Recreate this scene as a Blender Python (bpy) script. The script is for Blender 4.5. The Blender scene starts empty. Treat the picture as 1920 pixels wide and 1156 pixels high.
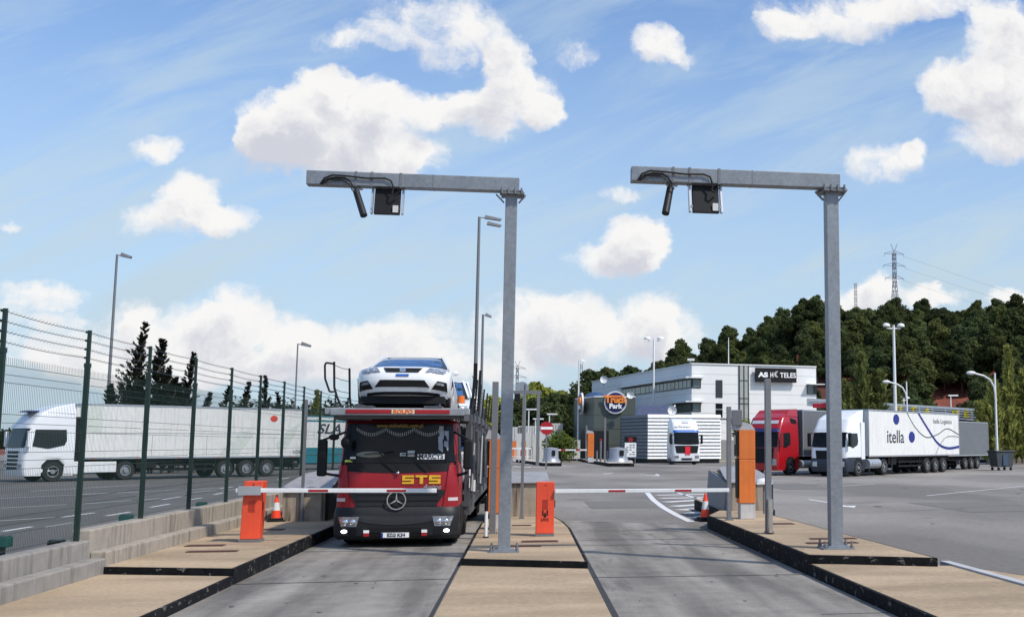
import bpy, math, random
from mathutils import Vector, Matrix
random.seed(7)
R = math.radians
scn = bpy.context.scene
COL = scn.collection
# ------------------------------------------------------------------ camera
EYE = 1.9
FPX = 2100.0
PITCH = math.atan(254/2100)
YAW = math.atan(338/math.hypot(2100, 254))
fw = Vector((math.sin(YAW)*math.cos(PITCH), math.cos(YAW)*math.cos(PITCH), math.sin(PITCH)))
rt = Vector((math.cos(YAW), -math.sin(YAW), 0))
upv = rt.cross(fw)
cam = bpy.data.cameras.new('camera')
co = bpy.data.objects.new('camera', cam); COL.objects.link(co)
co.matrix_world = Matrix((( rt.x, upv.x, -fw.x, 0), (rt.y, upv.y, -fw.y, 0), (rt.z, upv.z, -fw.z, EYE), (0, 0, 0, 1)))
cam.sensor_width = 36; cam.sensor_fit = 'HORIZONTAL'
cam.lens = 36*FPX/1920
cam.shift_x = -(1322-960)/1920
cam.shift_y = 0
cam.clip_start = .1; cam.clip_end = 6000
scn.camera = co
def ray(x, y): return fw*FPX + rt*(x-1322) + upv*(578-y)
def G(x, y, z=0):                    # survey: where a sight line meets the level z
    r = ray(x, y); t = (z-EYE)/r.z
    return Vector((r.x*t, r.y*t, z))
def GD(x, y, Y):                     # where a sight line meets the plane at distance Y
    r = ray(x, y); t = Y/r.y
    return Vector((r.x*t, Y, EYE+r.z*t))
# ------------------------------------------------------------------ light
SUN = Vector((.62, -.52, 1.0)).normalized()
elev = math.asin(SUN.z)
w = bpy.data.worlds.new('World'); scn.world = w; w.use_nodes = True
nt = w.node_tree; N = nt.nodes; L = nt.links
for n in list(N): N.remove(n)
sun = bpy.data.lights.new('sun', 'SUN'); sun.energy = 3.9; sun.angle = R(1.6); sun.color = (1, .93, .82)
so = bpy.data.objects.new('sun', sun); COL.objects.link(so)
so.rotation_euler = SUN.to_track_quat('Z', 'Y').to_euler()
scn.view_settings.view_transform = 'Standard'; scn.view_settings.look = 'None'
scn.view_settings.exposure = .0; scn.view_settings.gamma = 1
# cloud masses: (centre x, y, radius x, y, density) as seen from the place, kept as directions
CL = """530 230 85 75 1.2;590 175 70 60 1.1;560 275 110 60 1;645 265 95 60 1;710 275 90 50 1;790 285 55 40 .9;500 245 60 40 1;625 145 55 32 .7;690 190 65 50 1
760 205 85 45 1;835 205 60 42 .9;950 125 52 70 1.2;975 190 90 65 1.1;900 200 55 48 1;925 255 48 25 .7;1020 210 50 38 .9;800 35 110 50 .62;890 50 70 60 .62;700 65 80 28 .5
830 95 65 35 .45;640 75 50 20 .5;1080 100 38 28 .5;1235 80 62 42 1;1290 105 35 18 .45;365 365 62 52 1.2;340 415 105 38 1;430 415 65 35 1;298 270 48 24 .8
1182 440 58 45 1.2;1150 482 88 38 1;1205 470 42 42 1;1165 364 50 14 .55;1885 80 85 95 1.3;1815 170 100 62 1.2;1905 200 120 90 1.2;1860 265 110 42 .8;1570 28 160 48 .9;1465 45 55 34 .9
1720 5 160 45 .9;1655 312 85 46 .85;1720 290 34 27 .9;85 548 85 24 .8;60 585 130 22 .5;432 590 72 52 1.1;330 615 95 42 .8;250 590 42 32 .6;545 625 62 45 .9
640 650 130 50 .9;770 640 120 52 .8;140 650 170 60 .6;470 670 170 50 .8;1000 610 110 68 1;1080 605 85 62 1;1115 640 90 50 .9;1215 600 55 58 1.2;1255 645 65 62 1.1;1640 548 58 38 1.1;1590 575 48 28 .9
1735 560 50 26 1;1890 558 70 18 .9;1530 575 35 18 .6;5 430 32 12 .7;900 680 180 35 .6;300 690 250 40 .55;700 700 300 35 .5;1790 560 40 14 .8"""
def node(t, **k):
    n = N.new(t)
    for a, b in k.items(): setattr(n, a, b)
    return n
def mth(op, a, b=None, c=None, clamp=False):
    n = node('ShaderNodeMath', operation=op, use_clamp=clamp)
    for i, v in enumerate((a, b, c)):
        if v is None: continue
        if isinstance(v, (int, float)): n.inputs[i].default_value = v
        else: L.new(v, n.inputs[i])
    return n.outputs[0]
def vm(op, a, b=None, c=None, out=0):
    n = node('ShaderNodeVectorMath', operation=op)
    for i, v in enumerate((a, b, c)):
        if v is None: continue
        if isinstance(v, (tuple, list)): n.inputs[i].default_value = v
        else: L.new(v, n.inputs[i])
    return n.outputs[out]
tc = node('ShaderNodeTexCoord').outputs['Generated']
sep = node('ShaderNodeSeparateXYZ'); L.new(tc, sep.inputs[0])
ay = mth('MAXIMUM', mth('ABSOLUTE', sep.outputs[1]), .12)
cmb = node('ShaderNodeCombineXYZ'); L.new(mth('DIVIDE', sep.outputs[0], ay), cmb.inputs[0]); L.new(mth('DIVIDE', sep.outputs[2], ay), cmb.inputs[1])
UV = cmb.outputs[0]
def noise(vec, scale, detail=6, rough=.55, out=0, dist=0):
    n = node('ShaderNodeTexNoise'); L.new(vec, n.inputs['Vector'])
    n.inputs['Scale'].default_value = scale; n.inputs['Detail'].default_value = detail; n.inputs['Roughness'].default_value = rough
    n.inputs['Distortion'].default_value = dist
    return n.outputs[out]
nc = noise(UV, 9, 5, .6, 1)
nc2 = noise(UV, 34, 4, .6, 1)
warp = vm('ADD', vm('MULTIPLY_ADD', nc, (.055, .045, 0), (-.0275, -.0225, 0)), vm('MULTIPLY_ADD', nc2, (.026, .022, 0), (-.013, -.011, 0)))
UVW = vm('ADD', UV, warp)
def field(p):
    acc = 0.0
    for s in CL.replace('\n', ';').split(';'):
        x, y, rx, ry, a = map(float, s.split())
        r = ray(x, y); cu, cv = r.x/r.y, r.z/r.y
        su = rx*1.12/FPX; sv = ry*1.15/FPX
        q = vm('MULTIPLY_ADD', p, (1/su, 1/sv, 0), (-cu/su, -cv/sv, 0))
        d = vm('DOT_PRODUCT', q, q, out=1)
        f = mth('SUBTRACT', 1.0, d, clamp=True)
        acc = mth('MULTIPLY_ADD', f, a, acc)
    return acc
fb = noise(UV, 26, 8, .62)
fbl = noise(UV, 7, 4, .5)
D1 = field(UVW)
D2 = field(vm('ADD', UVW, (.006, .022, 0)))
bil = noise(UVW, 19, 9, .66)
fine = noise(UVW, 70, 6, .6)
gate = node('ShaderNodeMapRange', interpolation_type='SMOOTHSTEP'); L.new(D1, gate.inputs[0])
gate.inputs[1].default_value = 0; gate.inputs[2].default_value = .3; gate.inputs[3].default_value = .10; gate.inputs[4].default_value = 1
rough_ = mth('MULTIPLY_ADD', mth('SUBTRACT', bil, .5), 2.1, mth('MULTIPLY_ADD', mth('SUBTRACT', fine, .5), .6, mth('MULTIPLY', mth('SUBTRACT', fb, .5), .9)))
dens = mth('MULTIPLY_ADD', rough_, gate.outputs[0], D1)
def smooth(v, a, b, c=0, d=1):
    n = node('ShaderNodeMapRange', interpolation_type='SMOOTHSTEP'); L.new(v, n.inputs[0])
    for i, q in enumerate((a, b, c, d)): n.inputs[i+1].default_value = q
    return n.outputs[0]
alpha = smooth(dens, .0, .95)
dark = smooth(mth('MULTIPLY_ADD', mth('SUBTRACT', bil, .5), 5.0, mth('MULTIPLY_ADD', mth('SUBTRACT', fb, .5), 1.5, D2)), .2, 2.4)
def mix(f, a, b):
    n = node('ShaderNodeMix', data_type='RGBA')
    for i, v in ((0, f), (6, a), (7, b)):
        if isinstance(v, (int, float)): n.inputs[i].default_value = v
        elif isinstance(v, tuple): n.inputs[i].default_value = v
        else: L.new(v, n.inputs[i])
    return n.outputs[2]
sky = node('ShaderNodeTexSky', sky_type='NISHITA', sun_disc=False, sun_elevation=elev, sun_rotation=math.atan2(SUN.x, SUN.y))
sky.air_density = 1.0; sky.dust_density = 1.2; sky.ozone_density = 1.6
SKYK = 7.2
# thin high cloud veil, streaked
mp = vm('MULTIPLY', UV, (2.2, 7.5, 1))
rotn = node('ShaderNodeVectorRotate', rotation_type='Z_AXIS'); L.new(UV, rotn.inputs['Vector']); rotn.inputs['Angle'].default_value = R(-24)
veiln = noise(vm('MULTIPLY', rotn.outputs[0], (1.6, 7.5, 1)), 2.2, 8, .62, 0, .6)
elevv = cmb.outputs[0]
sepu = node('ShaderNodeSeparateXYZ'); L.new(UV, sepu.inputs[0])
low = smooth(sepu.outputs[1], .02, .46, .80, .06)
veil = mth('MAXIMUM', mth('MULTIPLY_ADD', smooth(veiln, .40, .70), .42, low), 0.0, clamp=True)
skyb = mix(1.0, sky.outputs[0], sky.outputs[0])
tint = node('ShaderNodeMix', data_type='RGBA', blend_type='MULTIPLY'); tint.inputs[0].default_value = 1
L.new(sky.outputs[0], tint.inputs[6]); tint.inputs[7].default_value = (1.62, 1.96, 2.36, 1)
c1 = mix(veil, tint.outputs[2], (6.6, 8.3, 9.6, 1))
cc = mix(dark, (11.5, 11.4, 11.3, 1), (7.7, 7.9, 8.8, 1))
c2 = mix(alpha, c1, cc)
bg = node('ShaderNodeBackground'); L.new(c2, bg.inputs[0]); bg.inputs[1].default_value = .082
wo = node('ShaderNodeOutputWorld'); L.new(bg.outputs[0], wo.inputs[0])
# ------------------------------------------------------------------ materials
MATS = {}
def mat(name, col, rough=.6, metal=0, var=.12, scale=4, bump=0, streak=0, spec=.5, var2=None, emit=None, trans=0, alpha=1, stretch=(1, 1, 1), coat=0, rnd=0, chip=None):
    if name in MATS: return MATS[name]
    m = bpy.data.materials.new(name); m.use_nodes = True; t = m.node_tree; n = t.nodes; l = t.links
    b = n['Principled BSDF']
    b.inputs['Roughness'].default_value = rough; b.inputs['Metallic'].default_value = metal
    b.inputs['Specular IOR Level'].default_value = spec; b.inputs['Alpha'].default_value = alpha
    b.inputs['Transmission Weight'].default_value = trans; b.inputs['Coat Weight'].default_value = coat
    tc = n.new('ShaderNodeTexCoord'); mp = n.new('ShaderNodeMapping'); mp.inputs['Scale'].default_value = stretch
    l.new(tc.outputs['Object'], mp.inputs[0])
    n1 = n.new('ShaderNodeTexNoise'); n1.inputs['Scale'].default_value = scale; n1.inputs['Detail'].default_value = 6; n1.inputs['Roughness'].default_value = .65
    l.new(mp.outputs[0], n1.inputs['Vector'])
    mr = n.new('ShaderNodeMapRange'); mr.inputs[1].default_value = .3; mr.inputs[2].default_value = .7
    mr.inputs[3].default_value = 1-var; mr.inputs[4].default_value = 1+var; l.new(n1.outputs[0], mr.inputs[0])
    last = mr.outputs[0]
    def mul(a, bsock):
        q = n.new('ShaderNodeMath'); q.operation = 'MULTIPLY'; l.new(a, q.inputs[0]); l.new(bsock, q.inputs[1]); return q.outputs[0]
    if var2:      # (scale, amount, stretch)
        m2 = n.new('ShaderNodeMapping'); m2.inputs['Scale'].default_value = var2[2]; l.new(tc.outputs['Object'], m2.inputs[0])
        n2 = n.new('ShaderNodeTexNoise'); n2.inputs['Scale'].default_value = var2[0]; n2.inputs['Detail'].default_value = 4; l.new(m2.outputs[0], n2.inputs['Vector'])
        r2 = n.new('ShaderNodeMapRange'); r2.inputs[1].default_value = .38; r2.inputs[2].default_value = .62; r2.inputs[3].default_value = 1-var2[1]; r2.inputs[4].default_value = 1.0+var2[1]*.3
        l.new(n2.outputs[0], r2.inputs[0]); last = mul(last, r2.outputs[0])
    if streak:
        m3 = n.new('ShaderNodeMapping'); m3.inputs['Scale'].default_value = (5, 5, .35); l.new(tc.outputs['Object'], m3.inputs[0])
        n3 = n.new('ShaderNodeTexNoise'); n3.inputs['Scale'].default_value = 1.6; n3.inputs['Detail'].default_value = 5; l.new(m3.outputs[0], n3.inputs['Vector'])
        r3 = n.new('ShaderNodeMapRange'); r3.inputs[1].default_value = .5; r3.inputs[2].default_value = .68; r3.inputs[3].default_value = 1; r3.inputs[4].default_value = 1-streak
        l.new(n3.outputs[0], r3.inputs[0]); last = mul(last, r3.outputs[0])
    if rnd:
        oi = n.new('ShaderNodeObjectInfo'); r4 = n.new('ShaderNodeMapRange'); r4.inputs[3].default_value = 1-rnd; r4.inputs[4].default_value = 1+rnd
        l.new(oi.outputs['Random'], r4.inputs[0]); last = mul(last, r4.outputs[0])
    vmn = n.new('ShaderNodeVectorMath'); vmn.operation = 'SCALE'; vmn.inputs[0].default_value = col[:3]; l.new(last, vmn.inputs['Scale'])
    colout = vmn.outputs[0]
    if chip:     # (scale, threshold, colour, softness, stretch)
        mc = n.new('ShaderNodeMapping'); mc.inputs['Scale'].default_value = chip[4]; l.new(tc.outputs['Object'], mc.inputs[0])
        n5 = n.new('ShaderNodeTexNoise'); n5.inputs['Scale'].default_value = chip[0]; n5.inputs['Detail'].default_value = 8; n5.inputs['Roughness'].default_value = .7; l.new(mc.outputs[0], n5.inputs['Vector'])
        r5 = n.new('ShaderNodeMapRange'); r5.inputs[1].default_value = chip[1]; r5.inputs[2].default_value = chip[1]+chip[3]; l.new(n5.outputs[0], r5.inputs[0])
        mx = n.new('ShaderNodeMix'); mx.data_type = 'RGBA'; l.new(r5.outputs[0], mx.inputs[0]); l.new(colout, mx.inputs[6]); mx.inputs[7].default_value = (*chip[2], 1); colout = mx.outputs[2]
    l.new(colout, b.inputs['Base Color'])
    if bump:
        nb = n.new('ShaderNodeTexNoise'); nb.inputs['Scale'].default_value = scale*12; nb.inputs['Detail'].default_value = 5; l.new(tc.outputs['Object'], nb.inputs['Vector'])
        bb = n.new('ShaderNodeBump'); bb.inputs['Strength'].default_value = bump; bb.inputs['Distance'].default_value = .02; l.new(nb.outputs[0], bb.inputs['Height']); l.new(bb.outputs[0], b.inputs['Normal'])
    if emit:
        b.inputs['Emission Color'].default_value = (*emit[:3], 1); b.inputs['Emission Strength'].default_value = emit[3]
    MATS[name] = m; return m
asphalt = mat('asphalt', (.245, .226, .208), .85, var=.16, scale=7, bump=.5, var2=(.16, .34, (1, .5, 1)), spec=.25, chip=(.22, .60, (.12,.112,.105), .06, (1,1.8,1)))
asphalt2 = mat('asphalt_lot', (.128, .122, .116), .8, var=.14, scale=7, bump=.4, var2=(.14, .3, (1, .5, 1)), spec=.25)
laneconc = mat('lane_concrete', (.245, .226, .202), .85, var=.16, scale=2.4, bump=.5, var2=(.9, .42, (1.5, .16, 1)), spec=.25, chip=(.8, .56, (.085,.08,.078), .16, (1.5,.25,1)))
deckm = mat('deck_beige', (.47, .355, .24), .9, var=.16, scale=16, bump=.7, var2=(.5, .26, (.6, 1.6, 1)), spec=.2, chip=(5, .70, (.16,.13,.10), .03, (1,1,1)))
kerbblack = mat('black_kerb_paint', (.010, .0105, .012), .85, var=.6, scale=5, bump=.6, spec=.15, chip=(6, .60, (.17,.155,.14), .02, (1,1,1.6)))
joint = mat('joint_tar', (.03, .03, .03), .8)
conc = mat('weathered_concrete', (.34, .30, .25), .85, var=.12, scale=6, bump=.4, streak=.42)
conc2 = mat('kerb_concrete', (.27, .25, .225), .85, var=.14, scale=5, bump=.4, streak=.30)
stained = mat('stained_concrete', (.33, .27, .21), .85, var=.15, scale=5, bump=.4, streak=.8)
galv = mat('galvanised_steel', (.235, .255, .28), .5, .35, var=.16, scale=16, bump=.05, var2=(3, .10, (1, 1, .3)))
galvd = mat('dull_grey_post', (.17, .175, .185), .5, .2, var=.10, scale=8)
alu = mat('brushed_metal', (.42, .44, .47), .4, .5, var=.1, scale=5)
slopem = mat('sloping_cover_metal', (.36, .34, .34), .5, .3, var=.18, scale=4, streak=.2)
bluegrey = mat('blue_grey_paint', (.14, .165, .21), .5, .1, var=.1)
orange_red = mat('red_orange_paint', (.78, .08, .03), .5, var=.08, scale=3, var2=(2, .14, (1, 1, .4)), streak=.12, chip=(9, .72, (.35,.08,.05), .03, (1,1,1)))
orange = mat('orange_paint', (.72, .18, .028), .55, var=.08, scale=3, var2=(2, .12, (1, 1, .4)), streak=.12)
white = mat('white_paint', (.72, .73, .73), .45, var=.05, scale=3, streak=.08)
lwhite = mat('white_lorry_body', (.74, .735, .71), .5, var=.05, scale=2, streak=.16)
gwhite = mat('white_gloss', (.78, .79, .81), .2, var=.03, coat=.6)
redband = mat('red_reflective', (.33, .01, .015), .4)
redp = mat('red_cab_paint', (.27, .006, .012), .4, var=.08, coat=.15, scale=3, spec=.35)
redl = mat('bright_red_cab_paint', (.36, .006, .012), .3, var=.06, coat=.4)
black = mat('black_plastic', (.010, .0105, .012), .6, var=.15, spec=.22)
dark = mat('dark_plastic', (.015, .016, .018), .5, var=.2, scale=5, spec=.3)
rubber = mat('tyre_rubber', (.013, .013, .014), .8, var=.2)
rimm = mat('rim_metal', (.33, .34, .35), .4, .6, var=.2, scale=8)
glass = mat('dark_glass', (.010, .013, .015), .12, var=.2, spec=.4)
wsglass = mat('windscreen_glass', (.007, .008, .009), .15, var=.4, scale=2.5, spec=.2)
blueglass = mat('painted_reflection_glass', (.05, .13, .30), .08, .3, var=.3, spec=1)  # blue reflection put into the base colour of the glass
chrome = mat('chrome', (.8, .8, .82), .15, 1, var=.03)
lens = mat('headlamp_lens', (.38, .40, .43), .12, .6, var=.5, scale=14)
yellow = mat('yellow_lettering', (.75, .42, .02), .5)
yel2 = mat('yellow_sign_letters', (.8, .62, .03), .5)
darktxt = mat('dark_lettering', (.03, .03, .05), .5)
whitetxt = mat('white_lettering', (.85, .85, .85), .5)
navy = mat('navy_blue', (.012, .02, .20), .4)
bluep = mat('mid_blue', (.02, .12, .45), .4)
teal = mat('teal_paint', (.01, .17, .22), .4)
greyc = mat('grey_curtain', (.14, .15, .16), .6, var=.08, scale=2, streak=.1)
greenpost = mat('dark_green_post', (.010, .028, .022), .45, var=.12)
greenwire = mat('green_wire', (.02, .045, .035), .5)
wirem = mat('barbed_wire', (.05, .06, .07), .5, .6)
brown = mat('rusty_drain_cover', (.075, .03, .022), .7, var=.3, scale=20, bump=.4)
paint = mat('road_paint', (.62, .62, .62), .7, var=.18, scale=6, bump=.1)
amber = mat('amber_lens', (.8, .17, .01), .3)
# ------------------------------------------------------------------ mesh helpers
class MB:
    def __init__(s): s.v = []; s.f = []; s.m = []; s.c = 0
    def add(s, vs, fs):
        o = len(s.v); s.v += [tuple(p) for p in vs]; s.f += [tuple(i+o for i in f) for f in fs]; s.m += [s.c]*len(fs); return s
    def mi(s, i): s.c = i; return s
    def box(s, x0, x1, y0, y1, z0, z1):
        return s.add([(x0,y0,z0),(x1,y0,z0),(x1,y1,z0),(x0,y1,z0),(x0,y0,z1),(x1,y0,z1),(x1,y1,z1),(x0,y1,z1)],
                     [(0,3,2,1),(4,5,6,7),(0,1,5,4),(1,2,6,5),(2,3,7,6),(3,0,4,7)])
    def hexa(s, p): return s.add(p, [(0,3,2,1),(4,5,6,7),(0,1,5,4),(1,2,6,5),(2,3,7,6),(3,0,4,7)])
    def bar(s, a, b, wx, wy, up=(0,0,1)):      # rectangular bar from a to b
        a = Vector(a); b = Vector(b); d = (b-a).normalized(); u = Vector(up)
        if abs(d.dot(u)) > .99: u = Vector((0,1,0))
        x = d.cross(u).normalized()*wx/2; y = x.cross(d).normalized()*wy/2
        return s.add([a-x-y,a+x-y,a+x+y,a-x+y,b-x-y,b+x-y,b+x+y,b-x+y], [(0,3,2,1),(4,5,6,7),(0,1,5,4),(1,2,6,5),(2,3,7,6),(3,0,4,7)])
    def cyl(s, a, b, r0, r1=None, n=12):
        r1 = r0 if r1 is None else r1
        a = Vector(a); b = Vector(b); d = (b-a).normalized(); u = Vector((0,0,1)) if abs(d.z) < .9 else Vector((1,0,0))
        x = d.cross(u).normalized(); y = d.cross(x)
        vs = []; 
        for k in range(n):
            t = 2*math.pi*k/n; vs.append(a+(x*math.cos(t)+y*math.sin(t))*r0)
        for k in range(n):
            t = 2*math.pi*k/n; vs.append(b+(x*math.cos(t)+y*math.sin(t))*r1)
        fs = [(k,(k+1)%n,n+(k+1)%n,n+k) for k in range(n)] + [tuple(range(n))[::-1], tuple(range(n,2*n))]
        return s.add(vs, fs)
    def tube(s, pts, r, n=6):
        for a, b in zip(pts, pts[1:]): s.cyl(a, b, r, r, n)
        return s
    def prism(s, poly, z0, z1):                 # poly list of (x,y)
        n = len(poly)
        return s.add([(x,y,z0) for x,y in poly]+[(x,y,z1) for x,y in poly], [tuple(range(n))[::-1], tuple(range(n,2*n))]+[(k,(k+1)%n,n+(k+1)%n,n+k) for k in range(n)])
    def prismX(s, poly, x0, x1):                # poly list of (y,z)
        n = len(poly)
        return s.add([(x0,y,z) for y,z in poly]+[(x1,y,z) for y,z in poly], [tuple(range(n))[::-1], tuple(range(n,2*n))]+[(k,(k+1)%n,n+(k+1)%n,n+k) for k in range(n)])
    def prismY(s, poly, y0, y1):
        n = len(poly)
        return s.add([(x,y0,z) for x,z in poly]+[(x,y1,z) for x,z in poly], [tuple(range(n))[::-1], tuple(range(n,2*n))]+[(k,(k+1)%n,n+(k+1)%n,n+k) for k in range(n)])
    def lathe(s, prof, c, axis='z', n=20):      # prof (r, h)
        c = Vector(c); o = len(prof); vs = []
        for k in range(n):
            t = 2*math.pi*k/n
            for r, h in prof:
                p = (r*math.cos(t), r*math.sin(t), h)
                if axis == 'x': p = (h, p[0], p[1])
                if axis == 'y': p = (p[0], h, p[1])
                vs.append(c+Vector(p))
        fs = []
        for k in range(n):
            k2 = (k+1) % n
            for i in range(o-1): fs.append((k*o+i, k2*o+i, k2*o+i+1, k*o+i+1))
        return s.add(vs, fs)
    def sph(s, c, rx, ry=None, rz=None, n=12, h=(-90, 90)):
        ry = rx if ry is None else ry; rz = rx if rz is None else rz
        m = n//2; vs = []; fs = []
        for i in range(m+1):
            ph = R(h[0]+(h[1]-h[0])*i/m)
            for k in range(n):
                t = 2*math.pi*k/n; vs.append((c[0]+rx*math.cos(ph)*math.cos(t), c[1]+ry*math.cos(ph)*math.sin(t), c[2]+rz*math.sin(ph)))
        for i in range(m):
            for k in range(n): fs.append((i*n+k, i*n+(k+1)%n, (i+1)*n+(k+1)%n, (i+1)*n+k))
        fs.append(tuple(range(n))[::-1]); fs.append(tuple(range(m*n, m*n+n)))
        return s.add(vs, fs)
    def disc(s, c, r, y0, y1, n=28, rz=None, a0=0, a1=360):       # disc facing -y
        rz = rz or r
        poly = [(c[0]+r*math.cos(R(a0+(a1-a0)*k/n)), c[1]+rz*math.sin(R(a0+(a1-a0)*k/n))) for k in range(n if a1-a0 == 360 else n+1)]
        return s.prismY(poly, y0, y1)
    def build(s, name, mats, parent=None, loc=None, rotz=0, smooth=None, bevel=0):
        me = bpy.data.meshes.new(name); me.from_pydata(s.v, [], s.f)
        if not isinstance(mats, (list, tuple)): mats = [mats]
        for m in mats: me.materials.append(m)
        me.polygons.foreach_set('material_index', s.m)
        if smooth:
            me.polygons.foreach_set('use_smooth', [True]*len(s.f)); me.set_sharp_from_angle(angle=R(smooth))
        me.update()
        o = bpy.data.objects.new(name, me); COL.objects.link(o)
        if parent: o.parent = parent
        if loc is not None: o.location = loc
        o.rotation_euler = (0, 0, rotz)
        if bevel:
            b = o.modifiers.new('bevel', 'BEVEL'); b.width = bevel; b.segments = 2; b.limit_method = 'ANGLE'; b.angle_limit = R(40)
        return o
def tag(o, label=None, cat=None, group=None, kind=None):
    if label: o['label'] = label
    if cat: o['category'] = cat
    if group: o['group'] = group
    if kind: o['kind'] = kind
    return o
def thing(name, label, cat, loc=(0,0,0), rotz=0, group=None, sc=1):
    o = bpy.data.objects.new(name, None); COL.objects.link(o); o.location = loc; o.rotation_euler = (0,0,rotz); o.scale = (sc, sc, sc)
    o.empty_display_size = .2
    return tag(o, label, cat, group)
def copy_tree(o, parent=None):
    c = o.copy(); COL.objects.link(c); c.parent = parent
    for ch in list(o.children): copy_tree(ch, c)
    return c
def text(s, size, name, m, parent=None, loc=(0,0,0), rot=(R(90),0,0), ext=.006, sx=1, align='CENTER', shear=0, off=0, spacing=1):
    c = bpy.data.curves.new(name, 'FONT'); c.body = s; c.size = size; c.extrude = ext; c.align_x = align; c.align_y = 'CENTER'; c.shear = shear; c.offset = off; c.space_character = spacing
    t = bpy.data.objects.new(name+'_c', c); COL.objects.link(t)
    dg = bpy.context.evaluated_depsgraph_get(); me = bpy.data.meshes.new_from_object(t.evaluated_get(dg))
    bpy.data.objects.remove(t); bpy.data.curves.remove(c)
    me.materials.clear(); me.materials.append(m)
    o = bpy.data.objects.new(name, me); COL.objects.link(o); o.location = loc; o.rotation_euler = rot; o.scale = (sx, 1, 1)
    if parent: o.parent = parent
    return o
def textfit(s, w_, h_, name, m, parent, loc, rot=(R(90),0,0), ext=.01, off=0, shear=0):
    o = text(s, 1.0, name, m, None, (0,0,0), (0,0,0), ext, off=off, shear=shear); vs = o.data.vertices
    x0 = min(v.co.x for v in vs); x1 = max(v.co.x for v in vs); y0 = min(v.co.y for v in vs); y1 = max(v.co.y for v in vs)
    for v in vs: v.co.x = (v.co.x-(x0+x1)/2)*w_/(x1-x0); v.co.y = (v.co.y-(y0+y1)/2)*h_/(y1-y0)
    o.location = loc; o.rotation_euler = rot
    if parent: o.parent = parent
    return o
# ------------------------------------------------------------------ ground
g = MB()
g.add([(-3000,-400,0),(3000,-400,0),(3000,5000,0),(-3000,5000,0)], [(0,1,2,3)])
tag(g.build('ground', asphalt), kind='structure')
g = MB(); g.add([(-60,-5,.004),(-6.1,-5,.004),(-6.1,170,.004),(-60,170,.004)], [(0,1,2,3)])
tag(g.build('parking_lot', asphalt2), kind='structure')
g = MB(); g.add([(-3.87,2,.006),(-.95,2,.006),(-.95,33,.006),(-3.87,33,.006)], [(0,1,2,3)])
g.add([(.98,2,.006),(4.13,2,.006),(4.10,G(1323,983).y,.006),(.98,G(1050,975).y,.006)], [(0,1,2,3)])
tag(g.build('concrete_lane', laneconc), kind='structure')
g = MB()
def strip(a, b, wd, z=.010, mb=None):
    a = Vector((a[0],a[1],0)); b = Vector((b[0],b[1],0)); d = (b-a).normalized(); n = Vector((-d.y,d.x,0))*wd/2
    (mb or g).add([(a-n).xy[:]+(z,), (b-n).xy[:]+(z,), (b+n).xy[:]+(z,), (a+n).xy[:]+(z,)], [(0,1,2,3)])
for a, b in (((430,1096),(864,1085)), ((1112,1083),(1512,1077)), ((1092,1022),(1420,1020)), ((1075,995),(1350,994)), ((1054,979),(1322,981)), ((440,1160),(816,1158))):
    strip(G(*a), G(*b), .035)
strip((1.02, 2), (1.02, 26), .09); strip((-.99, 2), (-.99, 26), .05)
for a, b in (((600,1030),(870,1028)), ((1540,1152),(1690,1148))): strip(G(*a), G(*b), .02)
tag(g.build('lane_joints', joint), kind='structure')
# painted markings
g = MB()
def ps(x0, y0, x1, y1, wd=.12, o=(0, 0, 1), z=.009):
    a = (o[0]+x0/o[2], o[1]+y0/o[2]); b = (o[0]+x1/o[2], o[1]+y1/o[2]); strip(G(*a), G(*b), wd, z)
o2 = (0, 820, 3.44)
for q in ((20,605,205,575),(305,578,480,548),(400,513,610,485),(685,505,840,480),(970,450,1095,428),(1045,400,1170,380),(1225,400,1305,388),(1380,368,1440,355),(1415,328,1500,317),(1525,332,1570,328)):
    ps(*q, .13, o2)
for q in ((0,537,390,513),(0,455,430,432),(530,428,840,405),(0,392,900,350),(530,365,1400,325),(200,345,930,303),(925,402,1040,392),(1250,352,1560,330)):
    ps(*q, .10, o2)
for x, y in ((590,868),(610,879),(640,872),(560,889),(600,893),(520,899)): ps(x, y, x+22, y-4, .12)
for q in ((1737,929,1920,911),(1784,882,1920,885.5),(1500,905,1530,906),(1560,912,1640,907)): ps(*q, .12)
for q in ((1516,936,1560,943),(1085,862,1100,866),(1008,871,1020,873),(985,869,998,871),(963,873,975,875),(1040,869,1060,872),(1230,888,1236,891),(1208,890,1220,891)): ps(*q, .15)
def arrow(cx, cy, dx, dy, ln, wd):
    c = G(cx, cy); d = (G(cx+dx, cy+dy)-c).normalized(); n = Vector((-d.y, d.x, 0))
    strip(c, c+d*ln*.6, .12, .009)
    p = c+d*ln*.6; g.add([(p-n*wd).xy[:]+(.009,), (p+d*ln*.4).xy[:]+(.009,), (p+n*wd).xy[:]+(.009,)], [(0,1,2)])
arrow(1560, 943, 45, 9, 2.6, .35); arrow(1200, 888.5, 40, 4, 4.5, .45); arrow(1150, 886, -26, 3.5, 3, .4); arrow(975, 874, 18, 1.5, 4, .4)
# hatched area beside the right lane
cur = [(1212,918),(1214,924),(1226,938),(1245,952),(1270,966),(1296,978)]
for a, b in zip(cur, cur[1:]): ps(*a, *b, .20)
top = [(1212,917),(1235,917),(1256,919),(1290,929),(1320,937),(1336,941)]
for a, b in zip(top, top[1:]): ps(*a, *b, .14)
for y, xl in ((922,1224),(928,1231),(934,1239),(941,1248),(949,1263),(956,1276),(963,1290),(971,1306)):
    ps(xl, y, 1334, y-5 if y > 935 else y-2, .50 if y > 925 else .35)
ps(1180,872,1330,876,.1); ps(1212,848,1232,858,.15); ps(1384,852,1372,862,.15)
tag(g.build('road_markings', paint), kind='structure')
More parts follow.
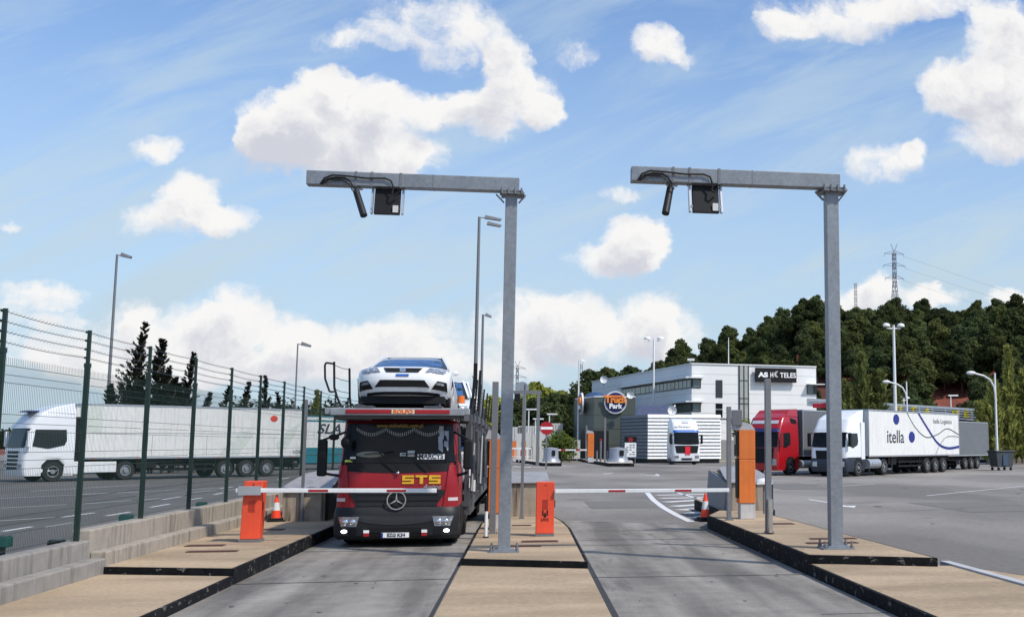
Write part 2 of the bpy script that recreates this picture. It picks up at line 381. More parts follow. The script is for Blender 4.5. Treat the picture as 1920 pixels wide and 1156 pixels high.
# wear: seams, repairs and drips in the paving
rs = random.Random(33)
def blob(mb, cx, cy, rx, ry, z, n=14, rough=.35):
    o = len(mb.v); ang = rs.uniform(0, 6.28)
    for i in range(n):
        a = 2*math.pi*i/n; k = 1+rs.uniform(-rough, rough); x, y = math.cos(a)*rx*k, math.sin(a)*ry*k
        mb.v.append((cx+x, cy+y, z))
    mb.f.append(tuple(range(o, o+n))); mb.m.append(0)
m = MB()
for i in range(84):
    if i < 60: x, y = rs.uniform(7, 40), rs.uniform(17, 62)
    elif i < 74: x, y = rs.uniform(1.4, 3.8), rs.uniform(12.6, 25)
    else: x, y = rs.uniform(-3.6, -1.3), rs.uniform(13.5, 21)
    if x > 7 and x < 9.5: continue
    r_ = rs.uniform(.012, .03)*(1 if x < 5 else 4); blob(m, x, y, r_, r_*rs.uniform(1, 2.2), .0085+.00001*i)
tag(m.build('oil_drips', mat('oil_drip', (.055,.052,.05), .6)), kind='structure')
m = MB()
for (x, y, rx, ry) in ((14,33,1.6,2.6),(24,44,3.2,1.6),(12,50,1.2,3.5),(33,55,4,2),(3,36,1.0,2.2),(18,24,1.3,1.8)): m.add([(x-rx,y-ry,.006),(x+rx,y-ry*.96,.006),(x+rx*.97,y+ry,.006),(x-rx*1.02,y+ry*.98,.006)], [(0,1,2,3)])
tag(m.build('asphalt_patches', mat('asphalt_repair', (.17,.16,.15), .85, var=.15, scale=6, bump=.4, spec=.2)), kind='structure')
m = MB()
def crack(x, y, dx, dy, n, wd):
    px_, py_ = x, y
    for i in range(n):
        nx_, ny_ = px_+dx+rs.gauss(0,.18), py_+dy+rs.gauss(0,.18); strip((px_,py_), (nx_,ny_), wd*rs.uniform(.6,1.3), .0082, m); px_, py_ = nx_, ny_
crack(9.5,20,1.1,.25,22,.035); crack(8,30,1.0,.5,26,.03); crack(16,26,.3,1.0,22,.03); crack(6.5,40,1.2,.1,26,.03); crack(22,36,.9,-.4,14,.03); crack(1.1,34,.8,.3,7,.03)
tag(m.build('cracks', mat('crack_tar', (.05,.05,.05), .7)), kind='structure')
# islands -----------------------------------------------------------
def island(poly, h, base=0):
    ins = []
    n = len(poly); cx = sum(p[0] for p in poly)/n; cy = sum(p[1] for p in poly)/n
    k = MB().prism(poly, base-.3, h)
    c = .045
    for i in range(n):
        a, b, d = Vector(poly[i-1]), Vector(poly[i]), Vector(poly[(i+1)%n])
        n1 = Vector((-(b-a).y, (b-a).x)).normalized(); n2 = Vector((-(d-b).y, (d-b).x)).normalized(); m_ = (n1+n2); m_ = m_/max(m_.length_squared, .5)*2
        ins.append(b+m_*c)
    return k, ins
def mk_island(poly, h, top_m=deckm):
    k, ins = island(poly, h); 
    tag(k.build('island_kerb', kerbblack), kind='structure')
    tag(MB().prism([(p.x, p.y) for p in ins], h-.02, h+.004).build('island_surface', top_m), kind='structure')
LK, CLk, CRk, RK = -3.87, -.95, .98, 4.13
# polygons counter-clockwise
mk_island([(-5.9,4),(LK,4),(LK,16.33),(-5.9,16.9)], .125)
mk_island([(-5.9,16.92),(LK,16.35),(LK,25.3),(-3.95,27.5),(-4.3,30),(-4.4,46),(-5.9,46)], .22)
k = MB().prism([(CLk,3),(CRk,3),(CRk,17.5),(CLk,18.2)], -.1, .022); tag(k.build('island_surface', deckm), kind='structure')
mk_island([(CLk,18.2),(CRk,17.45),(.985,24.5),(.9,26.6),(.72,28.8),(.62,31),(.62,40),(-.6,40),(-.8,29),(CLk,26)], .125)
br = G(1758,1046,.28); bk = G(1452,966,.28); 
ll = G(1920,1112,.16)
mk_island([(RK,4),(9.2,4),(8.6,8),(6.25,15.7),(RK,16.31)], .16)
mk_island([(RK,16.33),(br.x,br.y),(bk.x,bk.y),(6.15,27.5),(6.1,33),(4.95,33),(4.75,27.6),(4.14,25.6)], .285)
g = MB(); a = G(1765,1053,.17); b = G(1935,1100,.17)
g.bar((a.x+.05,a.y,.09), (b.x+.05,b.y,.09), .14, .2); tag(g.build('white_kerb', mat('pale_kerb', (.42,.42,.43), .8)), kind='structure')
# verge around the far buildings
g = MB(); g.add([(20,118,.02),(75,108,.02),(90,150,.02),(20,165,.02)], [(0,1,2,3)]); g.add([(-2,121,.02),(11,121,.02),(11,150,.02),(-2,150,.02)], [(0,1,2,3)])
tag(g.build('sandy_verge', mat('sandy_soil', (.38,.31,.22), .9, var=.2, scale=.8)), kind='structure')
# drain covers
dc = None
covers = [((385,1023),.6,.25,.22,'brown drain cover on left island, the farther of the close pair'), ((398,1034),.75,.2,.22,'brown drain cover on left island, the nearer of the close pair'), ((512,993),.42,.3,.22,'brown drain cover beside the left barrier cabinet'),
          ((1012,1015),.66,.28,.125,'dark drain cover just in front of the middle barrier cabinet'), ((985,1024),.55,.22,.125,'dark drain cover beside the foot of the middle gantry pole'), ((978,985),.42,.2,.125,'narrow dark drain cover behind the middle gantry pole'),
          ((1465,982),.5,.3,.285,'dark drain cover behind the steel tube on the right island'), ((1562,1010),.8,.2,.285,'farther dark drain cover around the right gantry pole'), ((1560,1018),.85,.2,.285,'nearer dark drain cover around the right gantry pole')]
for (px, sx, sy, z, lb) in covers:
    p = G(*px, z)
    o = MB().box(-sx/2,sx/2,-sy/2,sy/2,0,.012).box(-sx/2+.03,sx/2-.03,-sy/2+.03,sy/2-.03,.012,.016).build('drain_cover', brown, loc=(p.x,p.y,z+.004))
    tag(o, lb, 'drain cover', 'drain covers in the traffic islands')
# ------------------------------------------------------------------ low wall and fence on the left
def wall_seg(y0, y1, top, ledge):
    m = MB(); m.box(-6.18,-5.92,y0,y1,-.1,top); m.box(-5.92,-5.70,y0,y1,-.1,ledge); return m
W = thing('low_wall', 'stepped low concrete wall with stained face carrying the green mesh fence', 'wall', (0,0,0))
wall_seg(2, 16.95, .58, .335).build('wall_section', conc2, W, bevel=.02)
wall_seg(16.955, 60, .72, .42).build('wall_section', conc, W, bevel=.02)
F = thing('mesh_fence', 'dark green mesh fence with barbed wire along the left wall', 'fence', (-6.05,0,0))
ys = [3.8+2.6*i for i in range(5)] + [16.79+2.6*i for i in range(0, 12)]
ys = [16.79-2.6*i for i in range(5,0,-1)] + [16.79+2.6*i for i in range(0, 13)]
for y in ys:
    b = .58 if y < 16.9 else .72
    p = MB().box(-.032,.032,y-.028,y+.028,b,3.02).build('post', greenpost, F)
    e = MB().box(-.022,.022,y-.022,y+.022,3.02,3.48); [e.box(-.05,-.02,y-.015,y+.015,z,z+.03) for z in (3.08,3.2,3.32,3.44)]
    e.box(-.038,.038,y-.034,y+.034,2.96,3.02)
    e.build('post_extension', greenpost, p)
prev = None
def panel(y0, y1, b):
    m = MB(); n = int((y1-y0)/.05)
    zs = [b+.06, b+.26, b+.36, b+.46, 1.6, 1.7, 1.8, 2.05, 2.15, 2.25, 2.62, 2.72, 2.82, 2.92]
    xs = [0, 0, -.05, 0, 0, -.05, 0, 0, -.05, 0, 0, -.05, 0, -.01]
    r = .0015
    for i in range(n+1):
        y = y0+(y1-y0)*i/n
        for j in range(len(zs)-1):
            a = (xs[j],y,zs[j]); c = (xs[j+1],y,zs[j+1])
            m.add([(a[0]-r,y-r,a[2]),(a[0]+r,y-r,a[2]),(a[0]+r,y+r,a[2]),(a[0]-r,y+r,a[2]),(c[0]-r,y-r,c[2]),(c[0]+r,y-r,c[2]),(c[0]+r,y+r,c[2]),(c[0]-r,y+r,c[2])], [(0,1,5,4),(1,2,6,5),(2,3,7,6),(3,0,4,7)])
    for j, z in enumerate(zs[:-1]):
        m.box(xs[j]-.004,xs[j]+.004,y0,y1,z-.003,z+.003)
    return m
for y0, y1 in zip(ys, ys[1:]):
    b = .58 if y0 < 16.7 else .72
    panel(y0+.04, y1-.04, b).build('mesh_panel', greenwire, F)
for zi, z in enumerate((3.1,3.22,3.34,3.46)):
    m = MB()
    for y0, y1 in zip(ys, ys[1:]):
        pts = [(-.04, y0+(y1-y0)*t/8, z-.012*math.sin(math.pi*t/8)*(1+.5*((zi*7+int(y0))%3))) for t in range(9)]
        m.tube(pts, .0035, 4)
        for k in range(24):
            t = (k+.5)/24; y = y0+(y1-y0)*t; zz = z-.015*math.sin(math.pi*t); m.bar((-.055,y-.01,zz-.016),(-.025,y+.01,zz+.016),.004,.004)
    m.build('barbed_wire', wirem, F)
for px, lb in (((5,1010),'green box light at the fence foot at the left picture edge'),((237,968),'green box light at the fence foot between the second and third posts'),((378,944),'green box light at the fence foot beyond the fourth post'),((106,1016),'small dark box on the wall top at the fence foot')):
    p = GD(px[0], px[1], 0.1); r = ray(*px); t = -6.5/r.x
    y = r.y*t; z = EYE+r.z*t
    T = thing('box_light', lb, 'light', (-6.5,y,z-.1), 0, 'small box lights behind the low wall')
    MB().box(-.09,.09,-.10,.10,0,.13).build('housing', mat('deep_green_box',(.005,.075,.06),.5) if 'dark' not in lb else dark, T, bevel=.015)
    MB().box(-.03,.03,-.03,.03,-.5,0).box(-.07,.07,-.08,.08,.13,.14).build('bracket', greenpost, T)
# ------------------------------------------------------------------ gantries
def gantry(loc, top, lb, rot=0, bl=3.38):
    T = thing('sensor_gantry', lb, 'gantry', loc, rot, 'grey steel gantries over the lanes')
    h = top-loc[2]
    MB().box(-.10,.10,-.10,.10,.02,h-.26).build('pole', galv, T, bevel=.008)
    m = MB().box(-.25,.25,-.20,.20,0,.025)
    m.box(-.16,.16,-.16,.16,.025,.05)
    m.build('base_plate', galv, T)
    for sx in (-1,1):
        for sy in (-1,1): MB().cyl((sx*.21,sy*.17,.02),(sx*.21,sy*.17,.13),.016,n=8).cyl((sx*.21,sy*.17,.03),(sx*.21,sy*.17,.06),.032,n=6).build('bolt', galvd, T)
    m = MB().box(-.20,.20,-.19,.19,h-.26,h-.235).box(-.17,.22,-.2,.2,h-.30,h-.27)
    for sx in (-.16,-.05,.06,.17): m.cyl((sx,-.2,h-.3),(sx,-.2,h-.2),.018,n=6).cyl((sx,.2,h-.3),(sx,.2,h-.2),.018,n=6)
    m.bar((-.125,0,h-.42),(-.26,0,h-.28),.06,.02); m.bar((.125,0,h-.42),(.24,0,h-.28),.06,.02)
    m.build('joint_bracket', galvd, T)
    b = MB().box(-bl,.13,-.11,.11,h-.235,h)
    b.build('beam', galv, T, bevel=.008)
    c = MB()
    for x in (-2.58,-2.32,-1.85): c.box(x-.02,x+.02,-.118,.118,h-.243,h+.008)
    c.box(-1.32,-1.31,-.113,.113,h-.238,h+.003)
    c.build('clamp', galvd, T)
    c = MB(); c.tube([(-3.15,-.13,h-.24),(-3.08,-.14,h-.13),(-2.95,-.14,h-.075),(-2.7,-.14,h-.085),(-2.4,-.14,h-.11),(-2.1,-.14,h-.10),(-2.0,-.14,h-.14),(-1.96,-.14,h-.26),(-1.98,-.16,h-.36),(-1.93,-.17,h-.39),(-1.85,-.15,h-.31)], .014, 6)
    c.tube([(-3.12,-.14,h-.24),(-3.04,-.15,h-.15),(-2.9,-.15,h-.115),(-2.75,-.15,h-.12),(-2.68,-.15,h-.16),(-2.6,-.15,h-.28)], .016, 6)
    c.tube([(-3.15,-.16,h-.24),(-3.0,-.16,h-.165),(-2.8,-.16,h-.15),(-2.68,-.16,h-.22),(-2.62,-.17,h-.33),(-2.57,-.17,h-.36)], .012, 6)
    c.build('cable', black, T)
    return T, h
p1 = G(945,1034,.125); p2 = G(1567,1028,.285)
for (p, z, tp, who, lean) in ((p1,.125,6.44,'middle',1),(p2,.285,6.22,'right',-1)):
    T, h = gantry((p.x,p.y,z+.004), tp, f'tall galvanised gantry pole and arm standing on the {who} island', bl=3.38 if who == 'middle' else 3.24)
    C = thing('lane_camera', f'black tube camera hanging under the {who} gantry arm, tilted ' + ('right' if lean > 0 else 'left'), 'camera', (p.x-2.58 if lean>0 else p.x-2.62,p.y-.02,tp-.24), 0, 'lane cameras under the gantry arms')
    d = Vector((.17,-.2,-.46)) if lean > 0 else Vector((-.10,-.2,-.46))
    MB().cyl((0,-.02,-.07), Vector((0,-.02,-.07))+d, .055, .06, 12).build('housing', dark, C, smooth=40)
    MB().cyl((0,0,.0),(0,-.02,-.10),.02,n=8).box(-.06,.06,-.05,.05,-.03,0).box(.02,.11,-.06,-.03,-.06,-.03).build('bracket', galvd, C)
    A = thing('antenna_panel', f'black square reader box hanging under the {who} gantry arm', 'reader box', (p.x-2.06,p.y-.02,tp-.24), 0, 'square reader boxes under the gantry arms')
    MB().hexa([(-.21,-.12,-.47),(.21,-.12,-.47),(.21,-.02,-.47),(-.21,-.02,-.47),(-.21,.0,-.01),(.21,.0,-.01),(.21,.1,-.01),(-.21,.1,-.01)]).build('panel', black, A, bevel=.008)
    MB().box(.10,.19,-.128,-.12,-.44,-.32).build('sticker', mat('pale_sticker',(.6,.6,.58),.6), A)
    for sx in (-1,1): MB().hexa([(sx*.25-.015,-.14,-.46),(sx*.25+.015,-.14,-.46),(sx*.25+.015,-.0,-.46),(sx*.25-.015,-.0,-.46),(sx*.25-.015,.0,.0),(sx*.25+.015,.0,.0),(sx*.25+.015,.12,.0),(sx*.25-.015,.12,.0)]).box(sx*.23-.012,sx*.23+.012,-.13,-.11,-.4,-.36).build('side_rail', alu, A)
# ------------------------------------------------------------------ barriers
def barrier(loc, rotz, lb, arm_len, sgn, mark=False, armz=.88, tilt=0, body=orange_red, lean=0):
    T = thing('lane_barrier', lb, 'barrier', loc, rotz, 'lane barriers')
    hw_ = .175 if mark else .158
    m = MB().hexa([(-hw_,-.16,.05),(hw_,-.16,.05),(hw_,.16,.05),(-hw_,.16,.05),(-hw_+lean,-.16,1.04),(hw_+lean,-.16,1.04),(hw_+lean,.16,1.04),(-hw_+lean,.16,1.04)])
    cb = m.build('cabinet', body, T, bevel=.012)
    MB().box(-.18,.18,-.17,.17,0,.05).build('plinth', galvd, T)
    v = MB(); 
    for i in range(9): v.box(-.055+lean*.6,.055+lean*.6,-.167,-.159,.52+i*.022,.529+i*.022)
    v.build('vent', mat('dull_red_slot', (.45,.04,.02), .6), T)
    MB().cyl((lean,-.168,.98),(lean,-.15,.98),.012,n=8).build('lock', black, T); MB().box(hw_,hw_+.02,-.06,.0,.55,.68).build('handle', black, T)
    if mark:
        m = MB(); m.box(-.055,-.03,-.166,-.158,.40,.50); m.box(.03,.055,-.166,-.158,.40,.50); m.add([(-.05,-.165,.42),(.0,-.165,.36),(.05,-.165,.42),(0,-.165,.40)],[(0,1,2,3)]); m.box(-.014,.014,-.166,-.158,.36,.45)
        m.build('emblem', black, T); text('UVC', .075, 'lettering', black, T, (0,-.168,.32), ext=.003)
    # arm
    x0, x1 = sgn*-.25 if sgn*arm_len and not mark else sgn*.18, sgn*arm_len
    a = MB().box(min(x0,x1),max(x0,x1),-.235,-.165,armz-.035,armz+.04)
    A = a.build('arm', white, T, bevel=.01)
    if tilt: A.rotation_euler = (0, tilt, 0)
    for fx in ((.95,1.28),(2.27,2.60)) if not mark else ((1.22,1.55),(2.53,2.86)):
        xa, xb = sgn*fx[0], sgn*fx[1]
        MB().box(min(xa,xb),max(xa,xb),-.239,-.161,armz-.018,armz+.022).build('red_band', redband, A)
    if not mark: MB().box(-.2,.17,-.25,-.16,armz-.075,armz+.075).build('arm_clamp', alu, T)
    return T
pl = G(471,1015,.22)
barrier((pl.x,pl.y,.224), 0, 'red orange barrier cabinet with lowered arm in front of the car transporter', 3.12, 1, tilt=R(.4), lean=.03)
pm = G(1021,1004,.125)
barrier((pm.x,pm.y,.129), R(0), 'red orange barrier cabinet with black emblem closing the right lane', 3.62, 1, mark=True, armz=.86)
# ------------------------------------------------------------------ kiosks
def kiosk(loc, lb, rotz=0, s=1, w_=.36, d=.34):
    T = thing('ticket_kiosk', lb, 'ticket machine', loc, rotz, 'orange ticket kiosks', s)
    MB().box(-w_/2+.03,w_/2,-d/2+.02,d/2-.02,0,.34).build('plinth', mat('pale_plinth',(.5,.49,.48),.6,streak=.2), T, bevel=.01)
    MB().box(-w_/2,w_/2,-d/2,d/2,.34,1.28).box(-w_/2,w_/2,-d/2,d/2,1.285,1.92).build('body', orange, T, bevel=.012)
    MB().hexa([(-w_/2-.09,-d/2,1.92),(w_/2,-d/2,1.92),(w_/2,d/2,1.92),(-w_/2-.09,d/2,1.92),(-w_/2-.02,-d/2+.02,2.12),(w_/2-.08,-d/2+.02,2.04),(w_/2-.08,d/2-.02,2.04),(-w_/2-.02,d/2-.02,2.12)]).build('roof', mat('kiosk_cap',(.33,.33,.34),.5), T)
    MB().box(-w_/2-.05,-w_/2,-d/2+.02,d/2-.02,1.35,1.88).box(-w_/2-.03,-w_/2,-d/2+.03,d/2-.03,.45,1.3).build('control_panel', black, T)
    MB().box(-w_/2-.06,-w_/2-.05,-.08,.08,1.6,1.8).build('screen', glass, T)
    return T
pk = G(1397,972,.285)
kiosk((pk.x+.02,pk.y,.29), 'orange ticket kiosk with grey sloped cap on the right island')
kiosk((GD(928,900,24.4).x,24.4,.129), 'narrow orange ticket kiosk behind the thick grey post beside the middle gantry pole', 0, .98, .26)
# ------------------------------------------------------------------ grey signal posts and tubes
def post(px, py, z, top, wd, lb, name='signal_post', m=galvd):
    p = G(px, py, z)
    T = thing(name, lb, 'post', (p.x,p.y,z+.004), 0, 'square grey posts on the islands')
    h = top; wd *= .82
    MB().box(-wd/2,wd/2,-wd/2,wd/2,.01,h-z).build('shaft', m, T, bevel=.006)
    b = MB().box(-wd*.9,wd*.9,-wd*.8,wd*.8,0,.015)
    for sx in (-1,1): b.cyl((sx*wd*.72,-wd*.5,0),(sx*wd*.72,-wd*.5,.05),.012,n=6)
    b.build('base_plate', galvd, T)
    return T
post(565,977,.22,2.88,.075,'slim grey post in front of the stained concrete block on the left')
post(923,1000,.125,3.15,.15,'thick grey post flanked by orange kiosk panels on the middle island')
post(978,972,.125,3.08,.085,'slim grey post behind the middle barrier cabinet')
post(1367,975,.285,2.70,.115,'grey post with small side box left of the orange kiosk')
post(1441,1000,.285,3.09,.13,'grey post right of the orange kiosk, in front of the hotel sign')
p = G(1384,975,.285)
T = thing('reader_box', 'grey flat box on a bracket beside the post left of the kiosk', 'box', (p.x+.05,p.y+.3,2.30), 0)
MB().box(-.13,.10,-.03,.03,0,.34).build('housing', mat('dull_box',(.13,.135,.15),.6), T, bevel=.01)
MB().box(-.38,-.05,-.02,.02,.12,.16).build('bracket', galvd, T)
for (px, py, z, h, lb, mm) in ((911,1007,.125,.78,'thin white and black tube post at the middle island edge',white),(1442,1000,.285,.62,'short shiny steel tube in front of the right grey post',chrome)):
    p = G(px, py, z)
    T = thing('tube_bollard', lb, 'bollard', (p.x,p.y-.1,z+.004), 0)
    MB().cyl((0,0,.02),(0,0,h),.032 if h > .7 else .05,n=12).build('tube', mm, T, smooth=40)
    MB().cyl((0,0,0),(0,0,.025),.055,n=12).build('foot', black, T)
    if h > .7: MB().cyl((0,0,.5),(0,0,.79),.036,n=12).build('cap', black, T)
# ------------------------------------------------------------------ concrete plinths with sloping covers
def plinth(x0, x1, y0, y1, z0, zf, zb, lb, nose=None, mirror=False, yend=None):
    T = thing('concrete_plinth', lb, 'concrete block', (0,0,0), 0)
    MB().prismX([(y0,z0),(y1,z0),(y1,zb-.05),((y0+y1)/2,(zf+zb)/2+.02),(y0,zf)], x0, x1).build('block', stained, T, bevel=.015)
    n = 8; m = MB(); vs = []
    for i in range(n+1):
        t = i/n; y = y0-.06+(y1-y0+.1)*t; z = zf+.012+(zb-zf)*math.sin(t*math.pi/2)
        ins = .28*t**1.5
        vs += [(x0-.1+ins*1.3,y,z),(x1+.08-ins*.2,y,z)]
    fs = [(2*i,2*i+1,2*i+3,2*i+2) for i in range(n)]
    m.add(vs, fs); m.add([(x,y,z+.02) for x,y,z in vs], fs)
    m.add([vs[0],vs[1],(vs[1][0],vs[1][1],vs[1][2]+.02),(vs[0][0],vs[0][1],vs[0][2]+.02)],[(0,1,2,3)])
    m.build('cover', slopem, T)
    MB().hexa([(x1,y0+.02,z0),(x1+.06,y0+.1,z0),(x1+.06,y1,z0),(x1,y1,z0),(x1,y0+.02,zf),(x1+.06,y0+.1,zf),(x1-.02,y1,zb-.06),(x1-.04,y1,zb-.06)]).build('side_plate', dark, T)
    if nose == 'L': MB().hexa([(x0-.14,y0+.3,z0),(x0,y0,z0),(x0,y1,z0),(x0-.1,y1,z0),(x0-.1,y0+.1,zf),(x0,y0-.01,zf),(x0,y1,zb-.05),(x0-.03,y1,zb-.05)]).build('nose_plate', bluegrey, T)
    return T
a = G(528,977,.22); b = G(606,977,.22)
plinth(a.x, b.x, a.y, a.y+3.2, .2, .84, 1.22, 'stained concrete block with arched metal cover on the left island')
plinth(-.75, .55, 28.4, 31, .12, .93, 1.12, 'stained concrete block on the middle island behind its barrier')
plinth(5.0, 6.0, 27.2, 30.5, .28, .95, 1.25, 'concrete block with blue grey steel nose on the right island', nose='L')
# cylindrical-nosed far plinths come with the far islands below
T = thing('white_lamp_head', 'small white hooded fixture on a thin stand by the right grey post', 'lamp', (5.55,26.0,.29))
MB().sph((0,0,.72),.19,.11,.10,12,(0,90)).box(-.19,.19,-.11,.11,.68,.72).build('hood', white, T, smooth=50)
MB().cyl((0,0,0),(0,0,.66),.025,n=8).build('stand', galvd, T)
# ------------------------------------------------------------------ cones
def cone(loc, s, lb):
    T = thing('traffic_cone', lb, 'traffic cone', loc, .3, 'orange and white traffic cones', s)
    MB().box(-.19,.19,-.19,.19,0,.035).box(-.15,.15,-.15,.15,.035,.08).build('base', black, T, bevel=.01)
    m = MB(); co_ = mat('cone_orange',(.85,.06,.02),.45)
    m.lathe([(.115,.08),(.085,.25)], (0,0,0), n=16); m.lathe([(.06,.43),(.022,.6),(0.0,.605)], (0,0,0), n=16)
    m.build('cone_body', co_, T, smooth=50)
    MB().lathe([(.086,.25),(.061,.43)], (0,0,0), n=16).build('white_band', white, T, smooth=50)
p = G(517,977,.22); cone((p.x,p.y,.225), .95, 'orange traffic cone on a black base beside the left concrete block')
p = G(1322,976,0); cone((p.x,p.y-.05,.012), 1.12, 'orange traffic cone on the hatched markings by the right island')
# ------------------------------------------------------------------ vehicles
class Hull:
    def __init__(s, lv, r): s.lv = lv; s.r = r          # levels (z, yf, yb, hw)
    def at(s, z):
        lv = s.lv
        if z <= lv[0][0]: return lv[0][1:]
        for a, b in zip(lv, lv[1:]):
            if z <= b[0]:
                t = (z-a[0])/(b[0]-a[0]); return tuple(a[i]+(b[i]-a[i])*t for i in (1,2,3))
        return lv[-1][1:]
    def yf(s, x, z):
        f, b, hw = s.at(z); r = min(s.r, hw)
        ax = abs(x)-(hw-r)
        if ax <= 0: return f
        ax = min(ax, r); return f+(r-math.sqrt(max(r*r-ax*ax, 0)))*s.k
    k = .55
    def sec(s, z):
        f, b, hw = s.at(z); r = min(s.r, hw); pts = []
        for i in range(7):
            a = i/6*math.pi/2; pts.append((-(hw-r+r*math.cos(a)), 1, i))
        xs = [-(hw-r+r*math.cos(i/6*math.pi/2)) for i in range(7)]
        xs = xs+[-x for x in xs[::-1]]
        return [(x, s.yf(x, z), z) for x in xs]+[(hw*.98,b,z),(-hw*.98,b,z)]
    def body(s, extra=()):
        m = MB(); zs = sorted(set([l[0] for l in s.lv]+list(extra))); S = [s.sec(z) for z in zs]; n = len(S[0])
        for a in S: m.v += a
        for i in range(len(S)-1):
            for k in range(n): m.f.append((i*n+k, i*n+(k+1)%n, (i+1)*n+(k+1)%n, (i+1)*n+k)); m.m.append(0)
        m.f.append(tuple(range(n))[::-1]); m.m.append(0); o = (len(S)-1)*n; m.f.append(tuple(range(o, o+n))); m.m.append(0)
        return m
    def front(s, m, x0, x1, z0, z1, x0t=None, x1t=None, off=.012, nx=10, nz=4, zc=None):
        """panel on the front face; x0,x1 at bottom, x0t,x1t at top; zc bows the edges"""
        x0t = x0 if x0t is None else x0t; x1t = x1 if x1t is None else x1t
        vs = []
        for j in range(nz+1):
            t = j/nz
            for i in range(nx+1):
                u = i/nx; xb = x0+(x1-x0)*u; xt = x0t+(x1t-x0t)*u; x = xb+(xt-xb)*t; z = z0+(z1-z0)*t
                if zc: z += (zc[0]*(1-t)+zc[1]*t)*(1-(2*u-1)**2)
                vs.append((x, s.yf(x, z)-off, z))
        q = nx+1; fs = [(j*q+i, j*q+i+1, (j+1)*q+i+1, (j+1)*q+i) for j in range(nz) for i in range(nx)]
        # skirt for thickness
        m.add(vs, fs)
        rim = [i for i in range(q)]+[j*q+nx for j in range(1, nz+1)]+[nz*q+i for i in range(nx-1, -1, -1)]+[j*q for j in range(nz-1, 0, -1)]
        o = len(m.v); m.v += [(vs[i][0], vs[i][1]+off+.01, vs[i][2]) for i in rim]
        base = o-len(vs)
        for k in range(len(rim)):
            k2 = (k+1) % len(rim); m.f.append((base+rim[k], o+k, o+k2, base+rim[k2])); m.m.append(m.c)
        return m
    def side(s, m, pts, sx=1, off=.012):
        """polygon (y,z) on the side"""
        o = []; 
        for y, z in pts:
            o.append((sx*(s.at(z)[2]+off), y, z))
        n = len(pts); m.add(o+[(p[0]-sx*(off+.01), p[1], p[2]) for p in o], [tuple(range(n)) if sx > 0 else tuple(range(n))[::-1]]+[(k,(k+1)%n,n+(k+1)%n,n+k) for k in range(n)])
        return m
def wheel(root, x, y, r=.5, wd=.3, rim=rimm, z=None):
    z = r if z is None else z; s = 1 if x > 0 else -1
    o = MB().lathe([(r*.5,-wd/2),(r*.93,-wd/2),(r,-wd/2+.05),(r,wd/2-.05),(r*.93,wd/2),(r*.5,wd/2),(r*.5,-wd/2)], (x-s*wd/2,y,z), 'x', 26).build('wheel', rubber, root, smooth=35)
    MB().lathe([(0.0,.02*s),(r*.22,.02*s),(r*.25,-.05*s),(r*.5,-.06*s),(r*.57,.012*s),(r*.5,.012*s)], (x,y,z), 'x', 20).build('rim', rim, o, smooth=35)
    return o
def lorry_cab(T, col, H=3.0, L_=2.3, hw=1.22, roof=3.75, style=0, z0=.3, lower=None, visor=None, deflect=True, win=1.42):
    """front at y=0, heading -y"""
    hull = Hull([(z0,.06,L_,hw*.97),(z0+.25,.0,L_,hw),(1.0,.0,L_,hw),(1.75,.03,L_,hw),(2.1,.10,L_,hw*.995),(H-.25,.26,L_,hw*.97),(H,.36,L_,hw*.955),(roof-.35,.72,L_,hw*.93),(roof-.08,1.25,L_,hw*.86),(roof,1.7,L_,hw*.80)], .34)
    hull.body(extra=(1.4,2.3)).build('cab', col, T, smooth=28)
    m = MB(); hull.front(m, -hw*.93, hw*.93, 1.72, H-.28, -hw*.9, hw*.9, .014, 14, 5, (-.03,.02)); m.build('windscreen', wsglass, T, smooth=60)
    m = MB(); hull.front(m, -hw*.95, hw*.95, H-.26, H-.06, -hw*.92, hw*.92, .09, 14, 2, (0,.03)); m.build('sun_visor', visor or col, T, smooth=60)
    for sx in (-1,1):
        m = MB(); hull.side(m, [(.42,1.78),(win*.6,1.66),(win,1.85),(win+.08,2.05),(win+.06,H-.32),(.52,H-.32)], sx); m.build('side_window', glass, T)
        m = MB(); m.box(sx*(hw+.16)-.09,sx*(hw+.16)+.09,.10,.26,1.75,2.55); m.box(min(sx*hw*.9,sx*(hw+.1)),max(sx*hw*.9,sx*(hw+.1)),.16,.22,2.5,2.55).box(min(sx*hw*.9,sx*(hw+.1)),max(sx*hw*.9,sx*(hw+.1)),.16,.22,1.78,1.83)
        m.build('mirror', black if style != 1 else col, T, bevel=.03)
    return hull
def lorry_wheels(T, first=1.4, drive=5.0):
    for sx in (-1,1):
        wheel(T, sx*1.25, first, .5, .32); wheel(T, sx*1.2, drive, .5, .55)
def chassis(T, y0, y1, hw=.45):
    MB().box(-hw,hw,y0,y1,.6,.95).build('chassis', black, T)
